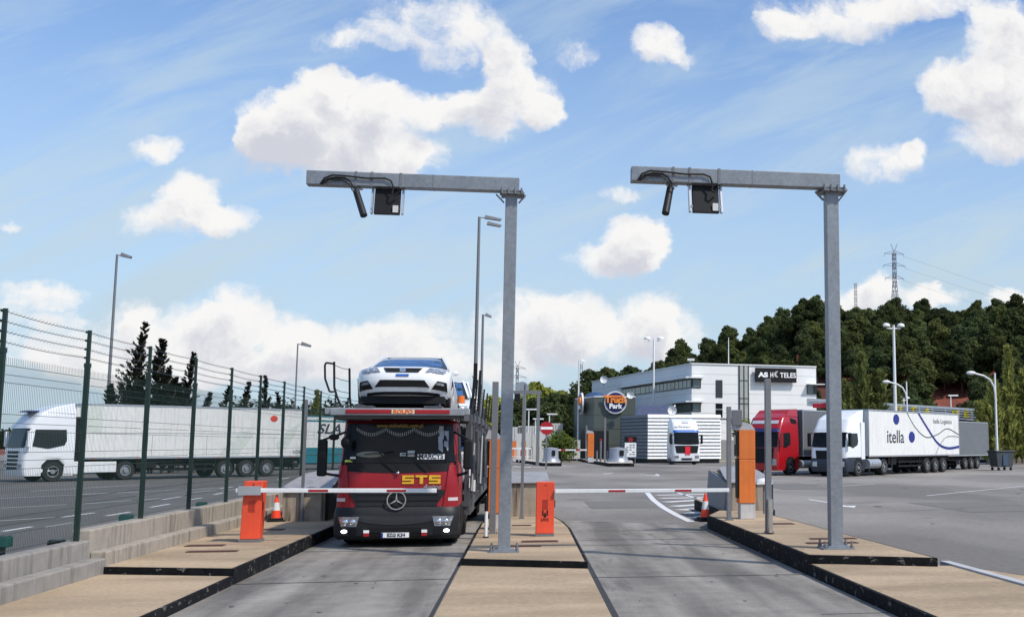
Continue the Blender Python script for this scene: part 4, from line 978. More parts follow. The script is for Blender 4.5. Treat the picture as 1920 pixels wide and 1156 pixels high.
for sx in (-1,1):
    m = MB()
    for y, z0, z1 in ((2.2,.5,2.5),(3.6,.5,2.9),(5.6,.5,2.7),(8.2,.4,2.6),(10.8,.4,2.9),(13.4,.4,2.5),(16.4,.4,2.4)):
        m.bar((sx*1.17,y,z0),(sx*1.17,y,z1),.11,.12)
    for y0, z0, y1, z1 in ((2.3,.7,3.6,2.3),(4.0,.6,5.6,1.9),(6.2,.6,8.1,2.2),(8.6,.5,10.2,2.3),(11.0,.5,13.2,2.0),(13.8,.6,16.2,2.1),(5.5,1.5,8.0,1.1),(2.4,1.7,5.2,1.3)):
        m.bar((sx*1.16,y0,z0),(sx*1.16,y1,z1),.07,.09)
    m.build('side_truss', steel, TR)
m = MB()
for sx in (-1,1):
    for y0, z0, y1, z1 in ((2.5,.9,3.3,1.9),(5.2,1.0,4.6,2.2),(7.2,.9,7.8,2.1),(10.0,1.0,9.4,2.2),(12.5,.9,13.0,2.0),(15.0,1.0,14.3,2.1)):
        m.cyl((sx*1.24,y0,z0),(sx*1.24,y1,z1),.035,n=8)
        m.box(min(sx*1.0,sx*1.26),max(sx*1.0,sx*1.26),4.6,16.8,.48,.56)
m.build('hydraulic_ram', steel2, TR)
MB().box(1.21,1.225,2.1,2.12,1.0,1.2).box(1.21,1.24,2.0,2.02,1.25,1.42).box(1.21,1.26,4.0,4.03,.85,1.1).box(1.21,1.26,5.0,5.03,1.5,1.7).build('white_marker', whitetxt, TR)
MB().hexa([(1.0,2.6,.42),(1.22,2.6,.42),(1.22,17,.42),(1.0,17,.42),(1.0,2.6,.62),(1.22,2.6,.62),(1.22,17,.62),(1.0,17,.62)]).box(-1.2,1.2,2.1,17,.62,.72).build('lower_deck', steel2, TR)
for y in (2.9,8.8,10.2,15.6):
    for sx in (-1,1): wheel(TR, sx*1.12, y, .42, .3, z=.42)
# guard rails on the upper deck
_up = lambda mm_: mm_.build('deck_upright', black, TR)
m = MB().tube([(-1.05,.0,2.56),(-1.15,.0,2.78),(-1.20,.0,2.95),(-1.22,.0,3.42)], .022, 6)
m.tube([(-1.22,.0,3.38),(-1.36,.0,3.40),(-1.385,.0,3.36),(-1.37,.0,3.1),(-1.28,.0,2.86),(-1.2,.0,2.86)], .02, 6); _up(m)
_up(MB().tube([(-.93,.3,2.56),(-.96,.3,2.78),(-.985,.3,3.32)], .022, 6))
_up(MB().tube([(1.28,.3,2.56),(1.33,.3,2.8),(1.36,.3,3.44)], .03, 6).box(1.325,1.40,.27,.33,2.95,3.44)); _up(MB().tube([(1.38,1.5,2.56),(1.41,1.5,3.38)], .03, 6))
for y in (3.5,5.6,7.8,10.2,12.6,15): _up(MB().tube([(1.22,y,2.56),(1.27,y,3.3)], .022, 5)); _up(MB().tube([(-1.22,y,2.56),(-1.27,y,3.3)], .022, 5))
m = MB()
for z in (3.36,3.14,2.92,2.7): MB().tube([(-1.22,.0,z),(-1.1,.15,z-.05),(-.975,.3,z-.07)], .006, 4).build('guard_rope', wirem, TR)
for z in (3.2,2.95,2.75): MB().tube([(1.3,.3,z),(1.26,3.5,z-.05),(1.26,7.8,z-.05),(1.26,12.6,z-.05)], .006, 4).build('guard_rope', wirem, TR)

MB().cyl((1.12,.0,2.66),(1.12,.0,2.80),.075,.065,12).build('amber_beacon', amber, TR, smooth=40)
# cars on it
car('white hatchback car facing forward on the front of the transporter deck', (TR.location.x+.03,TY-.12,2.66), 0, .97, pitch=R(-9.5))
car('white car with blue windscreen behind the first one on the transporter top deck', (TR.location.x+.18,TY+5.2,2.08), 0, .98)
car('white car third in line on the transporter top deck', (TR.location.x+.05,TY+9.9,2.2), 0, .98, pitch=R(3))
car('white car on the lower deck of the transporter behind its struts', (TR.location.x,TY+4.2,.74), 0, .98)
car('white car at the rear of the transporter lower deck', (TR.location.x,TY+11.0,.74), 0, .98)
# ------------------------------------------------------------------ lamp posts
def lamp(name, x, y, h, r, lb, kind, m=galvd, s=1, rotz=0):
    T = thing(name, lb, 'street lamp', (x,y,.0), rotz, 'tall lamp posts')
    MB().cyl((0,0,0),(0,0,h),r,r*.6,12).cyl((0,0,0),(0,0,.4),r*1.4,n=12).build('pole', m, T, smooth=40)
    def head(px, py, pz, sx, w=.55):
        q = thing
        MB().hexa([(px,py-.16,pz-.12),(px+sx*w*.9,py-.2,pz-.26),(px+sx*w*.9,py+.2,pz-.26),(px,py+.16,pz-.12),(px+.08,py-.1,pz+.16),(px+sx*w,py-.14,pz-.10),(px+sx*w,py+.14,pz-.10),(px+.08,py+.1,pz+.16)] if sx > 0 else
                  [(px+sx*w*.9,py-.2,pz-.16),(px,py-.16,pz-.05),(px,py+.16,pz-.05),(px+sx*w*.9,py+.2,pz-.16),(px+sx*w,py-.14,pz-.06),(px,py-.1,pz+.06),(px,py+.1,pz+.06),(px+sx*w,py+.14,pz-.06)]).build('lamp_head', m if m != white else white, T, bevel=.03)
    if kind == 'flood':
        MB().bar((0,0,h-.05),(.35*s,0,h-.05),.06,.06).build('arm', m, T); head(.2*s,0,h,1,.7*s)
        if s > 1.5: head(.3*s,0,h-.48,1,.6*s)
    if kind == 'double':
        MB().bar((-.75*s,0,h-.3),(.75*s,0,h-.3),.12,.12).build('arm', m, T)
        for sx in (-1,1):
            MB().sph((sx*.8*s,0,h-.05),.42*s,.3*s,.28*s,12,(-20,90)).build('lamp_head', m, T, smooth=50)
    if kind == 'arm':
        pts = [(0,0,h-1.6*s),(-.08*s,0,h-1.0*s),(-.35*s,0,h-.5*s),(-.8*s,0,h-.22*s),(-1.5*s,0,h-.05*s)]
        MB().tube(pts, .05*s+.02, 8).build('arm', m, T, smooth=40)
        MB().sph((-1.75*s,0,h-.03),.36*s,.2*s,.14*s,12).build('lamp_head', m, T, smooth=50)
    if kind == 'T':
        MB().box(-.3,.9,-.12,.12,h-.02,h+.14).build('lamp_head', m, T, bevel=.03)
    return T
_q = GD(199,800,84); lamp('street_lamp', _q.x, 84, GD(216,477,84).z, .13, 'tall grey lamp post rising behind the white lorry', 'flood', s=1.1)
lamp('street_lamp', -17.13, 88.4, 9.45, .085, 'thin grey lamp post farther back, above the teal trailer', 'flood', s=1.1)
lamp('street_lamp', -3.78, 86.25, 19.2, .17, 'very tall lamp post with stacked floodlights left of the middle gantry pole', 'flood', s=1.9)
lamp('street_lamp', -3.62, 94.0, 12.55, .15, 'shorter pole with a dome camera beside the very tall lamp post', 'flood', s=.8)
lamp('street_lamp', 15.2, 134.4, 14.6, .17, 'white double headed lamp post in front of the hotel', 'double', white, 1)
lamp('street_lamp', 34.7, 102.6, 13.2, .19, 'white double headed lamp post against the wooded hill', 'double', white, .9)
lamp('street_lamp', 34.6, 99.0, 7.6, .10, 'white curved arm lamp left of the tall double lamp post', 'arm', white, 1.1)
lamp('street_lamp', 40.6, 93.0, 8.1, .12, 'white curved arm lamp post at the right near the poplars', 'arm', white, 1.25)
p = GD(1083,868,128); lamp('street_lamp', p.x, 128, GD(1083,675,128).z, .12, 'thin white lamp post behind the dark green office', 'flood', white, .8)
p = GD(1361,860,133); 
T = thing('roof_mast', 'thin white mast standing on the hotel roof', 'mast', (p.x,131,10.9)); MB().cyl((0,0,0),(0,0,3.6),.06,.04,8).build('pole', white, T)
for px, top, lb in ((990,768,'small white T shaped lamp nearest the palisade gate'),(1003,786,'shortest small white lamp above the far palisade'),(1029,777,'small white lamp behind the no entry sign')):
    p = GD(px, 850, 128); lamp('street_lamp', p.x, 128, GD(px, top, 128).z, .1, lb, 'T', white)
p = GD(1783,760,125); lamp('street_lamp', p.x, 125, GD(1783,742,125).z, .1, 'small white lamp head above the low white building', 'T', white)
p = GD(1695,760,130); lamp('street_lamp', p.x, 130, GD(1695,745,130).z, .1, 'small twin lamp beside the tall double lamp post base', 'double', white, .6)
# ------------------------------------------------------------------ buildings
# hotel
HA = GD(1297,850,125); HZ = 10.93
Bp = G(1110,716,HZ); Cp = G(1530,688,HZ); HA = G(1297,682,HZ)
wallw = mat('white_cladding', (.74,.74,.73), .6, var=.03, scale=.6)
wallg = mat('grey_white_cladding', (.52,.52,.51), .6, var=.04, scale=.6)
Hh = thing('hotel_building', 'white flat roofed hotel with ribbon windows behind the lorries', 'building', (0,0,0))
A2 = Vector((HA.x,HA.y)); B2 = Vector((Bp.x,Bp.y)); C2 = Vector((Cp.x,Cp.y)); dl = (B2-A2).normalized(); dr = (C2-A2).normalized()
back = dl*1.0
E2 = C2+dl*18; 
MB().prism([tuple(A2),tuple(C2),tuple(E2),tuple(B2+dr*16),tuple(B2)], 0, HZ).build('wall', wallw, Hh)
def on(o, d, s, z, off, nrm): q = o+d*s+nrm*off; return (q.x,q.y,z)
nr = Vector((dr.y,-dr.x)); nl = Vector((-dl.y,dl.x))
if nr.y > 0: nr = -nr
if nl.x > 0: nl = -nl
def wpanel(m, o, d, n_, s0, s1, z0, z1, off=.05):
    m.hexa([on(o,d,s0,z0,-.05,n_),on(o,d,s1,z0,-.05,n_),on(o,d,s1,z0,off,n_),on(o,d,s0,z0,off,n_),on(o,d,s0,z1,-.05,n_),on(o,d,s1,z1,-.05,n_),on(o,d,s1,z1,off,n_),on(o,d,s0,z1,off,n_)]); return m
LW = (B2-A2).length; RW = (C2-A2).length
def zat(px, py, o): # height on the vertical line at o
    d = o.y; r = ray(px, py); return EYE+r.z/r.y*d
def sx_(px): # distance along right wall for pixel column
    r = ray(px, 760); u = r.x/r.y; # solve (A+dr*s).x = u*(A+dr*s).y
    return (u*A2.y-A2.x)/(dr.x-u*dr.y)
def sl_(px):
    r = ray(px, 760); u = r.x/r.y; return (u*A2.y-A2.x)/(dl.x-u*dl.y)
z1t, z1b = zat(1297,709,A2), zat(1297,727,A2); z2t, z2b = zat(1297,754,A2), zat(1297,771,A2)
# cladding joints
m = MB()
zz = 1.0
while zz < HZ-.3:
    wpanel(m, A2, dr, nr, 0, RW, zz, zz+.03, .012); wpanel(m, A2, dl, nl, 0, LW, zz, zz+.03, .012); zz += 1.1
m.build('cladding_joint', mat('joint_grey',(.4,.4,.4),.7), Hh)
fr = mat('dark_frame', (.03,.035,.04), .4)
wg = mat('hotel_glass', (.10,.13,.13), .12, var=.3, scale=.7, spec=.9)
s_end = sl_(1165)
for (zt, zb, ex) in ((z1t,z1b,s_end),(z2t,z2b,sl_(1262))):
    m = MB(); wpanel(m, A2, dl, nl, -.0, ex, zb, zt, .06); wpanel(m, A2, dr, nr, 0, sx_(1314), zb, zt, .06)
    wf = m.build('window_band', fr, Hh)
    m = MB(); s = .15; random.seed(3)
    while s < ex-.4:
        wdd = 1.9 if int(s*3) % 4 else 1.1
        wpanel(m, A2, dl, nl, s, min(s+wdd, ex-.1), zb+.12, zt-.15, .075); s += wdd+.22
    wpanel(m, A2, dr, nr, .15, sx_(1314)-.15, zb+.1, zt-.12, .075)
    m.build('pane', wg, wf)
    m = MB(); wpanel(m, A2, dl, nl, -.5, ex, zt+.02, zt+.18, .9); wpanel(m, A2, dr, nr, -.4, sx_(1314)+.2, zt+.02, zt+.18, .6); m.build('canopy', white, Hh)
zz = lambda y: zat(1297, y, A2)
m = MB(); wpanel(m, A2, dr, nr, sx_(1342), sx_(1354.5), zz(744), zz(711), .06).build('window', fr, Hh)
m = MB(); wpanel(m, A2, dr, nr, sx_(1342), sx_(1354.5), zz(765), zz(755), .06); wpanel(m, A2, dr, nr, sx_(1342), sx_(1354.5), zz(781), zz(767), .06); m.build('window', glass, Hh)
m = MB(); wpanel(m, A2, dr, nr, sx_(1386), sx_(1403), 0, HZ-.05, .08); gz = m.build('stair_glazing', mat('pale_glazing',(.36,.37,.35),.2,var=.12,scale=1), Hh)
m = MB()
for px in (1386,1394.5,1403): wpanel(m, A2, dr, nr, sx_(px)-.06, sx_(px)+.06, 0, HZ, .12)
for y in (711,745,755): wpanel(m, A2, dr, nr, sx_(1386), sx_(1403), zz(y)-.04, zz(y)+.04, .12)
m.build('mullion', fr, gz)
m = MB(); wpanel(m, A2, dr, nr, sx_(1513), sx_(1530)+.1, zz(735), zz(717), .07); wf = m.build('window', fr, Hh)
m = MB(); wpanel(m, A2, dr, nr, sx_(1514), sx_(1524), zz(734), zz(718), .09); m.build('pane', wg, wf)
m = MB(); wpanel(m, A2, dr, nr, sx_(1512), sx_(1541), zz(716.5), zz(715), .9); m.build('canopy', white, Hh)
m = MB(); wpanel(m, A2, dr, nr, sx_(1342), sx_(1400), 0, zz(824), .05); m.build('plinth', mat('grey_plinth',(.25,.25,.25),.7), Hh)
m = MB(); wpanel(m, A2, dl, nl, -.15, LW, HZ, HZ+.12, .12); wpanel(m, A2, dr, nr, -.1, RW, HZ, HZ+.12, .12); m.build('parapet', wallw, Hh)
# hotel sign
ctr = A2+dr*((sx_(1414)+sx_(1490))/2)+nr*.45
T = thing('hotel_sign', 'black rectangular sign with white letters on the hotel wall', 'sign', (ctr.x,ctr.y,zz(700)), math.atan2(dr.y,dr.x))
sw = sx_(1490)-sx_(1414); sh = zz(687)-zz(714)
MB().box(-sw/2,sw/2,-.15,.15,-sh/2,sh/2).build('board', black, T)
lx = lambda px: sw*((px-1414)/76-.5)
def lfit(s_, a_, b_, nm, off): textfit(s_, lx(b_)-lx(a_), sh*.36, nm, whitetxt, T, ((lx(a_)+lx(b_))/2,-.17,.02), ext=.03, off=off)
lfit('AS', 1417.5, 1436, 'bold_lettering', .05); lfit('H', 1440.5, 1446, 'lettering', .015); lfit('TELES', 1458.5, 1488.5, 'lettering', .015)
m = MB()
for k in range(14):
    a0, a1 = R(70+k*16), R(70+(k+1)*16); th = lambda q: .10+.09*math.sin((q)*math.pi)
    t0, t1 = k/14, (k+1)/14
    m.add([(lx(1453)+.36*math.cos(a0),-.19,.10+.36*math.sin(a0)),(lx(1453)+(.36-2*th(t0)+.1)*math.cos(a0),-.19,.10+(.36-2*th(t0)+.1)*math.sin(a0)),(lx(1453)+(.36-2*th(t1)+.1)*math.cos(a1),-.19,.10+(.36-2*th(t1)+.1)*math.sin(a1)),(lx(1453)+.36*math.cos(a1),-.19,.10+.36*math.sin(a1))],[(0,3,2,1),(0,1,2,3)])
m.build('crescent', whitetxt, T)
# truck park office ---------------------------------------------------
OY = 124.0
wgreen = mat('green_grey_cladding', (.075,.09,.078), .5, var=.05, scale=.5)
a = GD(1078,860,OY+3); b = GD(1113,860,OY); c = GD(1190,860,OY+.3)
ztop = GD(1113,744,OY).z
Of = thing('office_building', 'dark green grey gate office with angled corner', 'building', (0,0,0))
pA, pB, pC = Vector((a.x,OY+6)), Vector((b.x,OY)), Vector((c.x,OY))
pA = Vector((GD(1078,860,OY+7).x, OY+7))
MB().prism([tuple(pA),tuple(pB),tuple(pC),(pC.x+1,OY+12),(pA.x,OY+12)], 0, ztop).build('wall', wgreen, Of)
d1 = (pB-pA).normalized(); n1 = Vector((d1.y,-d1.x)); d2 = (pC-pB).normalized(); n2 = Vector((0,-1))
m = MB()
for zf in (.25,.5,.72): wpanel(m, pA, d1, n1, 0, (pB-pA).length, ztop*zf, ztop*zf+.05, .012); wpanel(m, pB, d2, n2, 0, (pC-pB).length, ztop*zf, ztop*zf+.05, .012)
for s in (1.4,3.4): wpanel(m, pB, d2, n2, s, s+.05, 0, ztop*.72, .012)
m.build('cladding_joint', mat('dark_joint',(.035,.045,.04),.6), Of)
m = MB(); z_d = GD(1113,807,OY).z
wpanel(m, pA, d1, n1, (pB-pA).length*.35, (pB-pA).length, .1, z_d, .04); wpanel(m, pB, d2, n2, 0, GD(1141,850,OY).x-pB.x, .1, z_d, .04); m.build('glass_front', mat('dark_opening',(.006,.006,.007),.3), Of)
m = MB(); wpanel(m, pA, d1, n1, 0, (pB-pA).length, ztop, ztop+.12, .05); wpanel(m, pB, d2, n2, 0, (pC-pB).length, ztop, ztop+.12, .05); m.build('coping', white, Of)
# round signs
def round_sign(loc, rotz, sc, lb):
    T = thing('round_sign', lb, 'sign', loc, rotz, 'round truck park signs', sc)
    MB().disc((0,0),1.0,-.10,.06).build('rim', mat('pale_rim',(.62,.63,.66),.4), T)
    MB().disc((0,0),.87,-.13,-.10).build('face', mat('sign_navy',(.01,.015,.10),.4), T)
    MB().disc((0,-.38),.42,-.14,-.13,rz=.22).build('blue_oval', mat('sign_blue',(.02,.03,.30),.4), T)  # flat blue oval low on the sign face
    textfit('Truck', 1.95, .62, 'lettering', mat('sign_orange',(.85,.25,.03),.5), T, (.05,-.22,.24), ext=.06, off=.05)
    MB().box(-1.08,.55,-.2,-.14,.46,.60).build('orange_bar', mat('sign_orange',(.85,.25,.03),.5), T)
    textfit('Park', 1.15, .46, 'white_lettering', whitetxt, T, (.04,-.2,-.32), ext=.05, off=.045)
q = GD(1153.5,754,OY); round_sign((q.x,OY-.2,q.z), 0, 1.25, 'round navy sign with orange and white letters facing the camera')
q = GD(1092,756,OY+3.6); n1v = math.atan2(d1.y, d1.x); round_sign((q.x-.1,q.y-.15,q.z), n1v-R(8), 1.22, 'round sign with orange letters seen edge on at the office corner')
T = thing('blue_dome', 'low blue dome on the office roof between the round signs', 'roof dome', (GD(1117,745,OY+4).x,OY+4,ztop)); MB().sph((0,0,-.5),1.6,1.2,1.25,16,(0,90)).build('dome', mat('steel_blue',(.03,.07,.16),.4), T, smooth=60)
# louvred enclosure
Lz = GD(1214,776,112).z; LY = 112.0
La = GD(1166,858,LY+7); Lb = GD(1214,858,LY); Lc = GD(1353,858,LY)
Lv = thing('louvred_enclosure', 'grey and white louvred metal enclosure beside the office', 'building', (0,0,0))
lb_ = Vector((Lb.x,LY)); lc_ = Vector((Lc.x,LY+.5)); la_ = Vector((La.x,LY+7)); Lz = GD(1214,776,LY).z
MB().prism([tuple(la_),tuple(lb_),tuple(lc_),(lc_.x,LY+9),(la_.x,LY+9)], .45, Lz-.1).build('core', dark, Lv)
MB().prism([(la_.x+.2,la_.y),(lb_.x+.1,lb_.y+.2),(lc_.x-.1,lc_.y+.2),(lc_.x-.1,LY+8.5),(la_.x+.2,LY+8.5)], 0, .45).build('base', mat('dark_base',(.05,.05,.05),.8), Lv)
nls = 13
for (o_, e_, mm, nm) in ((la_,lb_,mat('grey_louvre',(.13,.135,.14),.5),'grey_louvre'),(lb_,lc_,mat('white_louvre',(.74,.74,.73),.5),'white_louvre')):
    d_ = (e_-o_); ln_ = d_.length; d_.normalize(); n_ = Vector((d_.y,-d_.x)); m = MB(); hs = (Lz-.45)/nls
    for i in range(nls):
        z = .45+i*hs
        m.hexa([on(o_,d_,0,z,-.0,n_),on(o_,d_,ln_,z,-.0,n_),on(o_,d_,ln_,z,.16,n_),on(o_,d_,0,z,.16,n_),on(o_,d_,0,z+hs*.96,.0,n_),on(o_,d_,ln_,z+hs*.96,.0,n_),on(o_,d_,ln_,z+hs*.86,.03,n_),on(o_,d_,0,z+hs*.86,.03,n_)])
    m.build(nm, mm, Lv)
# solar panel row on its roof
q0 = GD(1192,778,118); q1 = GD(1253,778,118)
T = thing('solar_panel_row', 'row of dark tilted solar panels above the louvred enclosure', 'solar panels', (0,0,0))
for i in range(3):
    x0 = q0.x+(q1.x-q0.x)*i/3; x1 = x0+(q1.x-q0.x)/3-.08; z0, z1 = Lz-.1, GD(1200,759,118).z
    MB().hexa([(x0,118,z0),(x1,118,z0),(x1,118.1,z0),(x0,118.1,z0),(x0+.5,119.4,z1),(x1+.5,119.4,z1),(x1+.5,119.5,z1),(x0+.5,119.5,z1)]).build('panel', mat('solar_blue',(.07,.08,.14),.3), T)
MB().bar((q1.x+.1,118,Lz-.2),(q1.x+.9,119.4,GD(1200,758,118).z),.12,.12).build('frame', white, T)
def dish(px, py, Y, r, lb):
    q = GD(px, py, Y)
    T = thing('satellite_dish', lb, 'satellite dish', (q.x,Y,q.z), 0, 'white satellite dishes')
    MB().lathe([(0,-.02),(r*.5,-.06),(r*.85,-.14),(r,-.2),(r,-.17),(r*.8,-.10),(0,.02)], (0,0,0), 'y', 20).build('reflector', white, T, smooth=50)
    MB().cyl((0,.0,-r*1.6),(0,.02,0),.04,n=8).bar((0,-.1,-r*.8),(0,-.5,0),.03,.03).build('mast', galvd, T)
dish(1182,740,122.5,.40,'white satellite dish on the office roof right of the round sign'); dish(1260,769,112.3,.46,'white satellite dish above the louvred wall left of the tractor unit'); dish(1132,711,150,.5,'white satellite dish on the far end of the hotel roof'); 
q = GD(1302,676,125); T = thing('roof_camera', 'small white camera on the front corner of the hotel roof', 'camera', (HA.x-.2,HA.y,HZ+.12)); MB().box(-.3,.5,-.15,.15,.25,.5).bar((0,0,0),(.1,0,.3),.08,.08).build('housing', white, T)
# low white building with rails and yellow letters
wb0 = GD(1515,745,112); wb1 = GD(1848,768,103)
V0, V1 = Vector((wb0.x,112)), Vector((wb1.x,103)); dv = (V1-V0).normalized(); lv_ = (V1-V0).length; nv = Vector((dv.y,-dv.x))
Wb = thing('service_building', 'low white building with horizontal rails and yellow letters behind the lorries', 'building', (0,0,0))
zt = wb0.z; zt1 = wb1.z
m = MB().prism([tuple(V0),tuple(V1),tuple(V1-nv*14),tuple(V0-nv*14)], 0, GD(1848,767,103).z-1.3); m.build('wall', mat('offwhite_wall',(.6,.6,.58),.6), Wb)
zz0, zz1 = GD(1515,747,112).z, GD(1848,767,103).z
def rz_(u, dz): return zz0+(zz1-zz0)*u-dz*(.62+.38*u)
m = MB()
for dz, th_ in ((.1,.22),(.36,.10),(.60,.10),(.84,.10),(1.1,.14)):
    a = V0+nv*.3; b = V1+nv*.3; m.bar((a.x,a.y,rz_(0,dz)),(b.x,b.y,rz_(1,dz)),.12,th_)
for i in range(15):
    u = i/14; q = V0.lerp(V1, u)+nv*.2; m.bar((q.x,q.y,rz_(u,1.2)),(q.x,q.y,rz_(u,0)),.12,.12)
m.build('rail', white, Wb)
m = MB(); q0_, q1_ = V0+nv*.0, V1+nv*.0; m.hexa([(q0_.x,q0_.y,rz_(0,1.2)),(q1_.x,q1_.y,rz_(1,1.2)),(q1_.x-nv.x,q1_.y-nv.y,rz_(1,1.2)),(q0_.x-nv.x,q0_.y-nv.y,rz_(0,1.2)),(q0_.x,q0_.y,rz_(0,.1)),(q1_.x,q1_.y,rz_(1,.1)),(q1_.x-nv.x,q1_.y-nv.y,rz_(1,.1)),(q0_.x-nv.x,q0_.y-nv.y,rz_(0,.1))]); m.build('dark_gap', fr, Wb)
def sv(px): r = ray(px, 760); u = r.x/r.y; return (u*V0.y-V0.x)/(dv.x-u*dv.y)
for i, (px, chh) in enumerate(((1686,'U'),(1714,'T'),(1739,'A'),(1792,'D'),(1812,'E'))):
    q = V0+dv*sv(px)+nv*.4; text(chh, .80, 'lettering', yel2, Wb, (q.x,q.y,rz_(sv(px)/lv_,.66)), (R(90),0,math.atan2(dv.y,dv.x)), ext=.05, off=.04)
m = MB(); wpanel(m, V0, dv, nv, sv(1526), sv(1561), zz0-.95, zz0-.5, .4); m.build('red_board', mat('red_board',(.6,.02,.04),.5), Wb)
# boundary wall right
q0 = GD(1848,833,118); q1 = GD(1990,830,104)
T = thing('boundary_wall', 'pale concrete boundary wall at the far right behind the waste container', 'wall', (0,0,0))
u0, u1 = Vector((q0.x,118)), Vector((q1.x,104)); du = (u1-u0).normalized(); nu = Vector((du.y,-du.x)); m = MB(); wpanel(m, u0, du, nu, 0, (u1-u0).length, .0, q0.z, .2); m.build('wall_face', mat('grey_wall',(.36,.36,.35),.8,var=.06), T)
m = MB(); wpanel(m, u0, du, nu, 0, (u1-u0).length, 0, .65, .3); m.build('plinth', mat('sand_plinth',(.5,.42,.33),.8), T)
m = MB(); s0 = (ray(1912,850).x/ray(1912,850).y*u0.y-u0.x)/(du.x-ray(1912,850).x/ray(1912,850).y*du.y); wpanel(m, u0, du, nu, s0, s0+9, .5, q0.z-.05, .24); m.build('white_panel', white, T)
m = MB(); wpanel(m, u0, du, nu, s0-.1, s0+.02, 0, 3.8, .3); m.build('wall_post', galvd, T)
# waste container
p = G(1878,881)
T = thing('waste_container', 'dark grey wheeled waste container standing on the right of the yard', 'waste container', (p.x,p.y,.006), R(10), sc=1.15)
MB().hexa([(-.55,-.42,.22),(.55,-.42,.22),(.55,.42,.22),(-.55,.42,.22),(-.68,-.5,1.15),(.68,-.5,1.15),(.68,.5,1.15),(-.68,.5,1.15)]).build('bin', mat('bin_grey',(.05,.06,.07),.6), T, bevel=.03)
MB().box(-.72,.72,-.54,.54,1.15,1.25).build('lid', mat('bin_lid',(.04,.05,.05),.5), T, bevel=.03)
MB().box(-.2,.16,-.52,-.45,.3,1.0).build('blue_front', mat('bin_blue',(.04,.07,.11),.6), T)
for sx in (-.45,.45):
    for sy in (-.35,.35): MB().cyl((sx-.04,sy,.1),(sx+.04,sy,.1),.1,n=12).build('castor', rubber, T)
# far islands with steel nosed plinths, kiosk, signs
def far_island(pts, h=.28):
    poly = [(G(*p).x, G(*p).y) for p in pts]
    k = MB().prism(poly, 0, h); tag(k.build('island_kerb', kerbblack), kind='structure')
    cx = sum(p[0] for p in poly)/len(poly); cy = sum(p[1] for p in poly)/len(poly)
    tag(MB().prism([(cx+(x-cx)*.97, cy+(y-cy)*.985) for x,y in poly], h-.01, h+.01).build('island_surface', mat('far_deck',(.42,.38,.33),.85)), kind='structure')
far_island([(1020,873.5),(1053,873.5),(1053,868),(960,857),(935,855),(940,862)])
far_island([(1142,874),(1189,874),(1187,868),(1075,858),(1066,861)])
def nose_block(px, py, wpx, toppx, lb):
    q = G(px, py); s = wpx/(FPX/ (q.y*1.02)); r = s/2; hh = 1.9*(1-(toppx-832)/(py-832)) if False else EYE+ray(px,toppx).z/ray(px,toppx).y*q.y-.28
    T = thing('steel_nose_block', lb, 'steel block', (q.x,q.y+r*.9,.29), 0, 'round steel nosed blocks at the far gates')
    MB().lathe([(r*1.12,0),(r*1.05,.12),(r*.92,.35),(r*.88,hh),(0,hh+.1)], (0,0,0), n=24).build('drum', mat('zinc_drum',(.34,.36,.41),.4,.4,var=.1), T, smooth=50)
    MB().box(r*.1,r*.5,-r*1.0,-r*.8,hh*.45,hh*.85).build('reader', black, T)
nose_block(1033,871,30,840,'round steel block with black reader under the no entry sign')
nose_block(1160,871,37,840,'larger round steel block with black reader in front of the office')
q = G(1107,866,.28); kiosk((q.x,q.y,.29), 'far orange ticket kiosk in front of the dark office', 0, 1.35, .42)
q = G(1099,864,.28); T = thing('signal_post', 'far thin grey post left of the far orange kiosk', 'post', (q.x,q.y,.29)); MB().box(-.08,.08,-.08,.08,0,3.4).build('shaft', galvd, T)
q = G(1134,867,.28); T = thing('signal_post', 'far thin grey post right of the far orange kiosk', 'post', (q.x,q.y,.29)); MB().box(-.08,.08,-.08,.08,0,3.9).build('shaft', galvd, T)
for i, (px, lb) in enumerate(((1119,'far short dark bollard, left of the three by the steel block'),(1126,'far short bollard with a red top between the other two'),(1139,'far short bollard closest to the larger steel block'))):
    q = G(px, 865, .28); T = thing('bollard', lb, 'bollard', (q.x,q.y,.29), 0, 'short bollards at the far gate'); MB().cyl((0,0,0),(0,0,1.2+.9*(i==1)),.09,n=10).build('tube', galvd, T); MB().cyl((0,0,1.0+.9*(i==1)),(0,0,1.21+.9*(i==1)),.1,n=10).build('cap', redband if i == 1 else dark, T)
q = G(1103,864,.28)
T = thing('far_barrier_arm', 'far white barrier arm with red bands reaching left from the orange kiosk', 'barrier', (q.x,q.y,1.35)); MB().box(-3.4,.2,-.05,.05,-.07,.07).build('arm', white, T); MB().box(-1.2,-.8,-.06,.06,-.08,.08).box(-2.6,-2.2,-.06,.06,-.08,.08).build('red_band', redband, T); MB().box(-3.4,-3.3,-.04,.04,-1.05,0).build('support', galvd, T)
q = G(1021,876)
T = thing('no_entry_sign', 'round red no entry sign with white bar on a grey post', 'sign', (q.x,G(1021,872,.28).y-.6,.0)); zs_ = GD(1021,802,T.location.y).z
MB().disc((0,zs_),.62*T.location.y/108,-.03,.0).build('disc', mat('sign_red',(.38,.005,.015),.4), T)
MB().box(-.45,.45,-.04,-.03,zs_-.1,zs_+.1).build('bar', whitetxt, T); MB().box(-.06,.06,0,.08,0,zs_+.3).build('post', galvd, T)
q = GD(1182,868,109)
T = thing('notice_board', 'white notice board with black header on the pavement by the louvred wall', 'sign', (q.x,109,0), R(-6))
z_ = lambda y: GD(1182, y, 109).z
MB().box(-.55,.55,-.05,.05,z_(856),z_(829)).build('board', whitetxt, T); MB().box(-.6,.6,-.06,.06,z_(829),z_(818)).build('header', black, T); MB().box(-.2,.2,-.08,-.06,z_(827),z_(820)).build('header_mark', redband, T)
m = MB()
